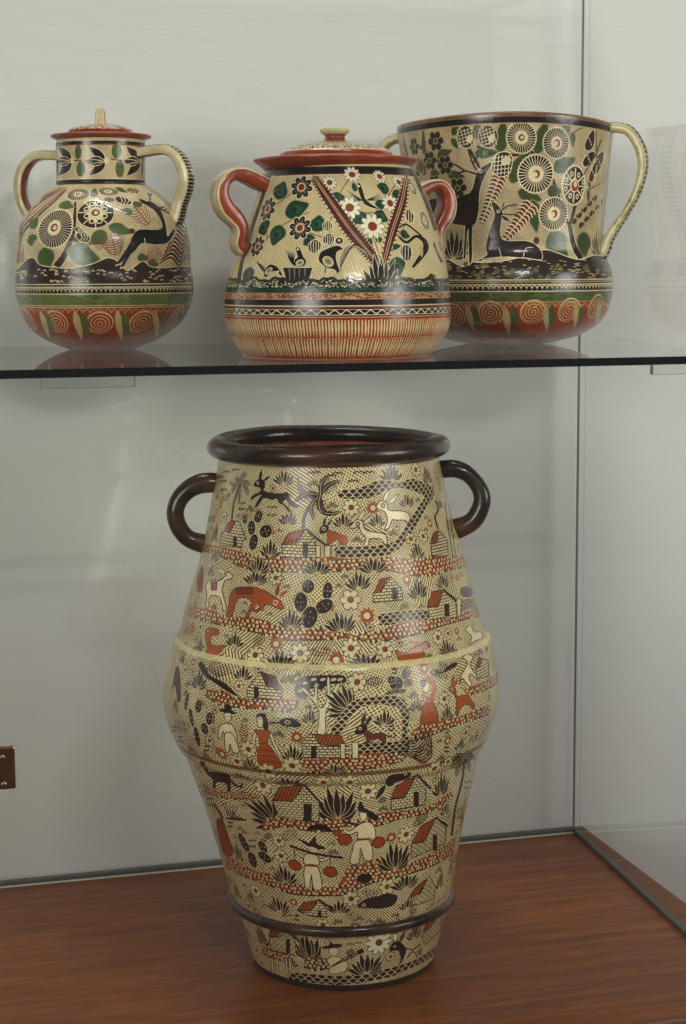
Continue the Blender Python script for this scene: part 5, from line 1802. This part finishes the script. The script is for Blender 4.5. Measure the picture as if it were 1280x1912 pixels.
B.line([(950, 545), (980, 530), (1025, 560), (1060, 590)], 8, BK, smooth=4); B.disc(1058, 660, 14, 34, (176, 160, 116), 10)
B.line([(1120, 620), (1130, 660), (1160, 720)], 14, BK, smooth=3, taper=[.5, 1, .6]); B.disc(1130, 665, 10, 24, (150, 130, 90), -20)
for i in range(12):
    t = i / 11
    B.line([(655, 770 - t * 30), (652 + 60 * t, 700 - 60 * t), (690 + 80 * t, 635 + 20 * t), (760 + 40 * t, 650 + 50 * t)], 6, (44, 38, 32) if i % 2 else PALE, smooth=4)
B.poly([(366, 745), (516, 745), (497, 812), (386, 812)], (36, 34, 30), outline=PALE, ow=3)
for x in (400, 425, 450, 478):
    B.line([(x, 750), (x + (x - 440) * -.08, 810)], 10, (110, 104, 84), taper=[1, .5])
# ground rings
def spots(P, xc, y0, y1, ground, dot, n, rx, ry, seed):
    P.band(xc, y0, y1, ground)
    r = np.random.RandomState(seed)
    a0, a1 = P.rows(xc, y0), P.rows(xc, y1)
    a = np.linspace(0, 2 * math.pi, 8, endpoint=False)
    for _ in range(n):
        cx, cy = r.uniform(P.W * .22, P.W * .78), r.uniform(a0 + ry, a1 - ry)
        P.fill(np.stack([cx + np.cos(a) * rx * r.uniform(.6, 1.2), cy + np.sin(a) * ry * r.uniform(.6, 1.2)], 1), dot)
spots(B, 640, 806, 846, (24, 24, 20), PALE, 950, 3.6, 2.4, 3)
gtop = [(x, 806 + 8 * math.sin(x * .05) + 5 * math.sin(x * .13)) for x in range(80, 1215, 12)]
B.line(gtop, 14, (40, 44, 30))
spots(B, 640, 846, 872, DGREEN, (16, 44, 28), 120, 20, 3, 4)
spots(B, 640, 872, 904, (186, 150, 104), (132, 52, 28), 700, 6, 3.4, 5)
B.band(640, 905, 934, BLACK); B.band(640, 934, 940, PALE); B.band(640, 940, 948, RED); B.band(640, 948, 988, BLACK)
y0, y1 = int(B.rows(640, 950)), int(B.rows(640, 986))
Y, X = np.mgrid[y0:y1, 0:B.W]
ph = X / B.W * 2 * math.pi * 62
v = (Y - y0) / (y1 - y0)
m = np.abs(v - .5 - .26 * np.sin(ph)) < .105
m |= np.abs(v - .15) < .04
m |= np.abs(v - .92) < .05
B.cv[y0:y1][m] = np.array(PALE, np.float32) / 255
B.band(640, 988, 1010, (136, 46, 20)); B.band(640, 992, 996, (196, 150, 96)); B.band(640, 1010, 1200, (156, 60, 26))
rnd = random.Random(9)
for row, (ya, yb) in enumerate(((1006, 1096), (1104, 1192))):
    x = B.W * .2
    a0, a1 = B.rows(640, ya), B.rows(640, yb)
    while x < B.W * .8:
        w = B.W / 225.0 * rnd.uniform(.31, .38)
        j0, j1 = rnd.uniform(-2, 3), rnd.uniform(-7, 2)
        lean = rnd.uniform(-1, 1) * (1 if row == 0 else 2)
        B.fill(np.array([(x - w * .6, a0 + j0), (x + w * .6, a0 + j0), (x + w + lean, (a0 + a1) / 2), (x + w * .35 + lean, a1 + j1), (x - w * .35 + lean, a1 + j1), (x - w + lean, (a0 + a1) / 2)]), (216, 194, 138))
        x += B.W / 225.0 * rnd.uniform(.93, 1.07)
B.band(640, 1098, 1102, (206, 160, 104))
B.brush(.04)
M_B = painted_mat('painted_bird_pot', B.back(), rough=.2, bump=.0008, mottle=.16, nscale=20)
rows = [tuple(p) for p in b_pot.prof]
b_pot.lathe('body', rows, [M_B], [0] * len(rows), mid, uv_rows=list(b_pot.arc / b_pot.stot), close0=True, close1=True)
M_HATCHED = striped_glaze('cream_strap_with_hatching', (196, 178, 128), (150, 122, 80), 46.0, .35, slant=2.0)
b_pot.strap('handle', zz(ZB, [(320, 330), (265, 300), (235, 284), (180, 265), (110, 270), (60, 312), (38, 380), (50, 460), (90, 512), (126, 545), (136, 590), (124, 640), (150, 680)]),
            zz(ZB, [(330, 395), (262, 368), (226, 345), (185, 316), (140, 316), (104, 352), (102, 410), (136, 462), (168, 488), (190, 530), (192, 580), (185, 625), (210, 650)]),
            .0165, math.radians(-24), [M_RED, M_CREAM, M_HATCHED], mid, (0, 0, 2, 1))
b_pot.strap('handle', zz(ZB, [(985, 345), (1040, 322), (1090, 302), (1160, 300), (1210, 340), (1232, 420), (1216, 490), (1176, 540), (1166, 585), (1175, 640), (1160, 690)]),
            zz(ZB, [(1000, 410), (1060, 390), (1090, 364), (1135, 345), (1164, 380), (1168, 430), (1150, 480), (1125, 520), (1112, 570), (1115, 640), (1100, 680)]),
            .0165, math.radians(-24), [M_RED, M_CREAM, M_HATCHED], mid, (0, 0, 2, 1))
bl = px_rows(b_pot, 627, [(106, 294), (104, 288), (98, 282), (86, 275.5), (66, 269.5), (44, 265.5), (24, 264), (18, 263.6)], 5)


def lidB(u, v):
    yes = np.ones(u.shape, bool)
    rs = np.random.RandomState(3).rand(40, 400)
    dots = rs[(np.clip(v, 0, .999) * 40).astype(int), (u * 400).astype(int) % 400]
    comb = (u * 130) % 1.0
    return pick((yes, CREAM), (v < .05, RED), ((v > .10) & (v < .22), BLACK), ((v > .24) & (v < .27), RED), ((v > .33) & (v < .42), BLACK), ((v > .42) & (v < .60) & (comb < .5), DARK),
                ((v > .62) & (v < .66), RED), ((v > .66) & (v < .86) & (dots < .55), (30, 44, 34)), ((v > .88), RED))


M_LID_B = painted_mat('painted_wide_lid', skin_rings(1600, 200, lidB), rough=.17, mottle=.2)
lb = LidPot(b_pot, bl)
lid2 = empty('lid', (0, 0, 0)); lid2.parent = mid
fl = px_rows(b_pot, 625.5, [(120, 322), (132, 318), (142, 309), (150, 303.5), (152.5, 300), (151, 297.5), (138, 295.5), (112, 294), (100, 293.6)])
lid2.location = Vector((0, 0, fl[0][0]))
lb.lathe('flange', fl, [M_RED], [0] * len(fl), lid2, close0=True, close1=True)
lb.lathe('dome', bl, [M_LID_B], [0] * len(bl), lid2, close0=False, close1=True, uv_rows=list(lb.arc / lb.stot))
kn = px_rows(b_pot, 625, [(23, 266), (21, 262), (18.5, 258), (18.5, 254), (21, 251.5)], 3)
lb.lathe('knob_stem', kn, [M_RED], [0] * len(kn), lid2, close0=False)
kn = px_rows(b_pot, 624.5, [(17, 252.8), (22, 251.5), (26, 248), (27.2, 244), (26, 240.4), (21, 238), (12, 237), (4, 236.8)], 3)
lb.lathe('knob', kn, [M_CREAM], [0] * len(kn), lid2, close0=True, close1=True)

# ================================================================== the open two-handled pot at the right of the shelf
ZC = (700, 190, 2.2069)
C_W = [(233, 740, 1146), (241, 740, 1146), (258, 742.5, 1144), (281, 745.5, 1141.5), (315, 750, 1138), (349, 753, 1135), (383, 756, 1131.5), (417, 758, 1128), (450, 759, 1127), (471, 758.5, 1128.5), (485, 753, 1134), (503, 746, 1141), (525, 742, 1144),
       (552, 743, 1143), (580, 751, 1135), (600, 765, 1121), (614, 783, 1103), (625, 805, 1081), (632, 828, 1058), (637, 850, 1036)]
c_pot = Pot(943, 641.5, SHELF_Z, C_W, sub=4, wob=.004, seed=21, base_r=.062)
right = empty('two_handled_pot', tuple(c_pot.base), 'wide lidless clay pot painted with two dark deer, rightmost on glass shelf', 'pot')
C = Paint(c_pot, 2400, 1250, (730, 205, 1156, 650), ground=TAN)
C.hatch((202, 184, 138), (166, 142, 102), 3.5, .48, 26, seed=13, cross=False)
C.zoom(*ZC)
# trees, leaves
for p in ([(845, 640), (822, 600), (800, 520), (735, 330), (690, 250)], [(800, 520), (830, 400), (822, 345)], [(735, 330), (650, 215), (560, 225), (420, 190)], [(440, 290), (390, 200)], [(330, 300), (240, 230), (180, 180)]):
    C.line(p, 12, (70, 40, 28), smooth=5)
C.line([(850, 645), (818, 590), (800, 500)], 34, PALE, smooth=3, taper=[1, .6]); C.line([(850, 645), (818, 590), (800, 500)], 26, (40, 28, 22), smooth=3, taper=[1, .6])
G2 = (64, 78, 38)
for x, y, rx, ry, r in ((520, 158, 50, 26, -82), (682, 160, 56, 28, -72), (592, 275, 62, 30, -62), (775, 262, 46, 30, -25), (632, 385, 42, 26, 20), (655, 462, 52, 28, 80), (752, 590, 56, 50, 60), (862, 582, 42, 44, 100), (450, 216, 36, 20, 0),
                        (420, 122, 34, 15, -85), (735, 370, 26, 24, 0), (790, 112, 28, 18, 80), (815, 155, 24, 15, 80), (200, 170, 46, 13, -85), (282, 215, 32, 18, -15), (330, 305, 32, 18, 10), (245, 296, 20, 18, 0), (125, 190, 50, 12, 70),
                        (330, 120, 22, 14, -60), (328, 172, 20, 12, 60), (885, 330, 24, 10, 80), (880, 385, 24, 10, 80)):
    C.blob_leaf(x, y, rx, ry, r, G2, (150, 140, 96))
for x, y, r in ((160, 182, 36), (250, 162, 40), (225, 242, 38), (290, 262, 38), (245, 338, 34), (340, 356, 40)):
    C.flower(x, y, r, 6, petal=(46, 28, 24), out=(176, 158, 116), core=G2, cr=.24, ow=3)
for x, y in ((375, 150), (465, 150)):
    C.disc(x, y, 36, 40, K.scales(5, DARK, PALE) if False else (44, 32, 26), 0, outline=PALE, ow=3)
    for i in range(-2, 3):
        C.line([(x - 30, y + i * 14 + 10), (x + 30, y + i * 14 - 10)], 3, PALE); C.line([(x + i * 14 - 8, y - 34), (x + i * 14 + 8, y + 34)], 3, PALE)
    C.disc(x + 16, y + 6, 12, 16, PALE, 30)
# red combs
def comb(P, x0, y0, x1, y1, w, n):
    dx, dy = x1 - x0, y1 - y0
    L = math.hypot(dx, dy)
    nx, ny = -dy / L, dx / L
    tt = np.linspace(0, 1, 12)
    ww = w * (.35 + .65 * tt)
    lft = [(x0 + dx * t + nx * q, y0 + dy * t + ny * q) for t, q in zip(tt, ww)]
    rgt = [(x0 + dx * t - nx * q, y0 + dy * t - ny * q) for t, q in zip(tt, ww)]
    P.poly(lft + rgt[::-1], (112, 44, 26))
    for i in range(n):
        t = (i + .5) / n
        q = w * (.35 + .65 * t)
        bx, by = x0 + dx * t, y0 + dy * t
        for sg in (1, -1):
            P.line([(bx, by), (bx + nx * sg * q * .6 + dx / L * q * .1, by + ny * sg * q * .6 + dy / L * q * .1), (bx + nx * sg * q * 1.05 - dx / L * q * .25, by + ny * sg * q * 1.05 - dy / L * q * .25)], 5.5, PALE, smooth=3)
    P.line([(x0, y0), (x1, y1)], 4, PALE)


comb(C, 438, 502, 528, 270, 34, 15)
comb(C, 530, 575, 650, 418, 38, 12)
C.poly([(480, 285), (500, 222), (545, 212), (566, 240), (552, 300), (510, 310)], (40, 30, 25), smooth=3, outline=PALE, ow=4)
for i in range(5):
    C.line([(484, 236 + i * 16), (560, 228 + i * 16)], 3.5, PALE); C.line([(496 + i * 14, 222), (488 + i * 15, 305)], 3.5, PALE)
C.disc(540, 248, 20, 14, PALE, -20)
for x, y, r in ((603, 155, 60), (748, 175, 60), (663, 300, 74), (737, 462, 66)):
    C.daisy(x, y, r, 32, core=.34)
    if r != 60 or x > 700:
        C.disc(x, y, 20, 20, PALE); C.disc(x + 2, y, 14, 15, RED); C.disc(x - 3, y + 2, 9, 10, PALE)
C.disc(822, 345, 64, 80, PALE); C.disc(822, 345, 56, 72, (44, 28, 24))
for i in range(8):
    t = 2 * math.pi * i / 8 + .1
    C.line([(822 + 20 * math.cos(t), 345 + 24 * math.sin(t)), (822 + 56 * math.cos(t), 345 + 72 * math.sin(t))], 6, PALE)
    t += .39
    C.disc(822 + 38 * math.cos(t), 345 + 48 * math.sin(t), 9, 11, PALE); C.disc(822 + 38 * math.cos(t), 345 + 48 * math.sin(t), 4, 5, DARK)
C.disc(822, 345, 24, 28, PALE); C.disc(824, 347, 18, 21, (150, 48, 28)); C.disc(826, 340, 9, 12, PALE)
# butterfly and sprigs at the right edge
for pts in ([(865, 175), (885, 130), (905, 112), (908, 160), (895, 195), (870, 200)], [(855, 250), (880, 210), (910, 205), (900, 240), (870, 270)], [(905, 260), (920, 215), (945, 200), (940, 250), (915, 300)], [(880, 320), (895, 270), (915, 240), (912, 290), (898, 330)]):
    C.poly(pts, (52, 36, 28), smooth=3, outline=PALE, ow=4)
    cx, cy = np.mean(pts, axis=0)
    for d in (-12, 0, 12):
        C.disc(cx + d * .4, cy + d, 4, 5, PALE)
for p in ([(860, 300), (910, 220), (935, 150)], [(912, 120), (916, 260)], [(800, 140), (880, 95)], [(885, 360), (930, 335)]):
    C.line(p, 5, (110, 70, 50))
for i in range(5):
    for d in (-1, 1):
        x, y = 835 + i * 22, 500 - i * 24
        C.disc(x + d * 13, y + d * 8, 13, 9, (70, 34, 28), -40, outline=(150, 140, 96), ow=3); C.disc(x + d * 24, y + d * 4, 9, 6, G2, 30)
C.bush(915, 630, 80, 100, 6, color=(60, 40, 30)); C.bush(322, 645, 150, 110, 8, color=(48, 34, 28)); C.bush(190, 300, 90, 80, 8, color=(60, 42, 34)); C.bush(180, 640, 120, 110, 7)
# ground
gy = [(60, 660), (200, 650), (290, 645), (360, 680), (400, 660), (440, 662), (560, 650), (690, 610), (740, 618), (800, 640), (850, 650), (900, 632), (960, 640), (1010, 640)]
C.poly(gy + [(1010, 760), (60, 760)], (40, 28, 22)); C.line(gy, 4, PALE, smooth=3)
rnd = random.Random(8)
for i in range(42):
    x, y = rnd.uniform(120, 965), rnd.uniform(668, 725)
    C.disc(x, y, 8, 8, (84, 84, 40), 0, outline=(130, 116, 66), ow=2)
for i in range(110):
    x, y = rnd.uniform(110, 970), rnd.uniform(650, 730)
    C.line([(x - 7, y), (x + 7, y)], 3.5, (186, 160, 106))
# standing deer
BR = (40, 27, 22)
C.poly([(300, 500), (310, 430), (392, 372), (410, 320), (426, 282), (474, 252), (478, 268), (452, 312), (432, 372), (428, 450), (416, 502), (402, 522), (400, 652), (386, 657), (384, 522), (376, 602), (374, 642), (362, 642), (370, 512), (340, 500)], BR, smooth=3, outline=PALE, ow=3)
C.poly([(180, 500), (190, 430), (240, 400), (330, 400), (400, 380), (420, 470), (390, 510), (300, 500), (230, 510), (215, 640), (200, 640)], BR, smooth=3)
for p in ([(418, 285), (400, 250), (384, 198)], [(404, 255), (425, 225)], [(418, 300), (370, 285), (325, 258)], [(375, 286), (340, 296)]):
    C.line(p, 7, BR)
C.eye(434, 288, 8, PALE, BR)
# resting deer
C.poly([(478, 412), (502, 420), (528, 460), (520, 500), (526, 568), (620, 572), (664, 590), (688, 622), (682, 652), (620, 644), (520, 644), (490, 648), (412, 658), (460, 632), (455, 600), (470, 530), (492, 470), (485, 440)], BR, smooth=3, outline=PALE, ow=3)
for p in ([(518, 450), (545, 430), (586, 424)], [(528, 462), (560, 466), (588, 464)], [(525, 440), (530, 418)], [(538, 480), (556, 496)]):
    C.line(p, 5, BR)
C.ear(520, 470, 556, 494, 14, BR, PALE); C.eye(508, 452, 7, PALE, BR); C.disc(665, 572, 12, 14, (84, 48, 34))
for p in ([(610, 640), (620, 605), (650, 600)], [(520, 640), (510, 600)], [(440, 650), (520, 640), (620, 645), (690, 655)]):
    C.line(p, 3.5, PALE, smooth=3)
# rings
C.band(540, 71, 96, BLACK); C.band(540, 96, 101, (186, 156, 110))
C.cv[:int(C.rows(540, 71))] = np.array((112, 78, 48), np.float32) / 255
C.band(540, 738, 782, BLACK); C.band(540, 732, 737, CREAM); C.band(540, 741, 745, (176, 150, 100))
y0, y1 = int(C.rows(540, 750)), int(C.rows(540, 780))
Y, X = np.mgrid[y0:y1, 0:C.W]
per = C.W / 66.0
m = np.zeros(X.shape, bool)
for off in (0, .5):
    d = np.hypot((X / per + off) % 1.0 - .5, (Y - y1) / (y1 - y0) * .6)
    m |= np.abs(d - .55) < .05
C.cv[y0:y1][m] = np.array(CREAM, np.float32) / 255
C.band(540, 780, 784, CREAM); C.band(540, 784, 824, (82, 92, 48)); C.band(540, 824, 828, (190, 150, 100)); C.band(540, 828, 1010, (148, 60, 26))
rnd = random.Random(5)
for i in range(110):
    C.disc(rnd.uniform(110, 970), rnd.uniform(788, 820), rnd.uniform(6, 24), rnd.uniform(2, 5), (86, 82, 44) if i % 2 else (54, 70, 36))
for x, y in ((180, 860), (320, 880), (475, 872), (650, 868), (800, 860), (910, 845)):
    C.spiral(x, y, 51, (208, 176, 120), 4, 1.7)
for x, c in ((382, 0), (412, 1), (542, 0), (577, 1), (714, 0), (738, 1), (842, 0), (866, 1), (940, 0), (250, 0), (280, 1)):
    C.leaf(C.P, x - 10 + (540 - x) * .01, 836 - abs(x - 540) * .02, x + 10 - (x - 540) * .10, 964 - abs(x - 540) * .10, 32 - abs(x - 540) * .03, (176, 158, 106) if c == 0 else (78, 84, 46), None)
for i in range(-16, 17):
    x = 540 + i * 27
    C.line([(x - 13, 846), (x - 8, 836), (x, 832), (x + 8, 836), (x + 13, 846)], 3, (196, 164, 112), smooth=3)
C.brush(.05)
M_C = painted_mat('painted_two_deer_pot', C.back(), rough=.24, mottle=.3, nscale=24)
pr = c_pot.prof
rows = [tuple(p) for p in pr]
T_ = .007
inner = [(max(z, .012), r - T_, c) for z, r, c in pr[::-1][::3] if z > .02]
rows_all = rows + [(pr[-1, 0] + .0025, pr[-1, 1] - T_ * .5, pr[-1, 2])] + inner + [(.012, .03, pr[0, 2])]
uvr = list(c_pot.arc / c_pot.stot) + [.999] * (len(rows_all) - len(rows))
ztop = pr[-1, 0]
c_warp = lambda th, z: (max(0.0, z / ztop - .55) / .45) ** 2 * (0.004 * math.cos(2 * th) + .001 * math.sin(3 * th + .5))
c_pot.lathe('body', rows_all, [M_C, M_CREAM], [0] * len(rows) + [1] * (len(rows_all) - len(rows)), right, uv_rows=uvr, close0=True, close1=True, warp=c_warp)
c_pot.strap('handle', zz(ZC, [(940, 92), (985, 95), (1040, 103), (1080, 148), (1105, 205), (1110, 280), (1090, 370), (1050, 450), (1002, 530), (968, 585), (955, 625), (935, 660)]),
            zz(ZC, [(940, 135), (985, 136), (1030, 150), (1060, 195), (1076, 250), (1074, 310), (1045, 395), (1005, 465), (965, 518), (945, 555), (930, 590), (915, 610)]),
            .0125, math.radians(14), [M_GREENISH, M_GREENISH, M_STRIPE], right, (0, 1, 2))
c_pot.strap('handle', zz(ZC, [(140, 112), (95, 120), (40, 140), (0, 185), (-22, 250), (-22, 320), (0, 400), (50, 490), (95, 560), (150, 610)]),
            zz(ZC, [(140, 158), (95, 160), (55, 176), (28, 210), (14, 260), (16, 320), (40, 390), (85, 470), (125, 520), (170, 560)]),
            .0125, math.radians(14), [M_GREENISH, M_GREENISH, M_STRIPE], right, (0, 1, 2))
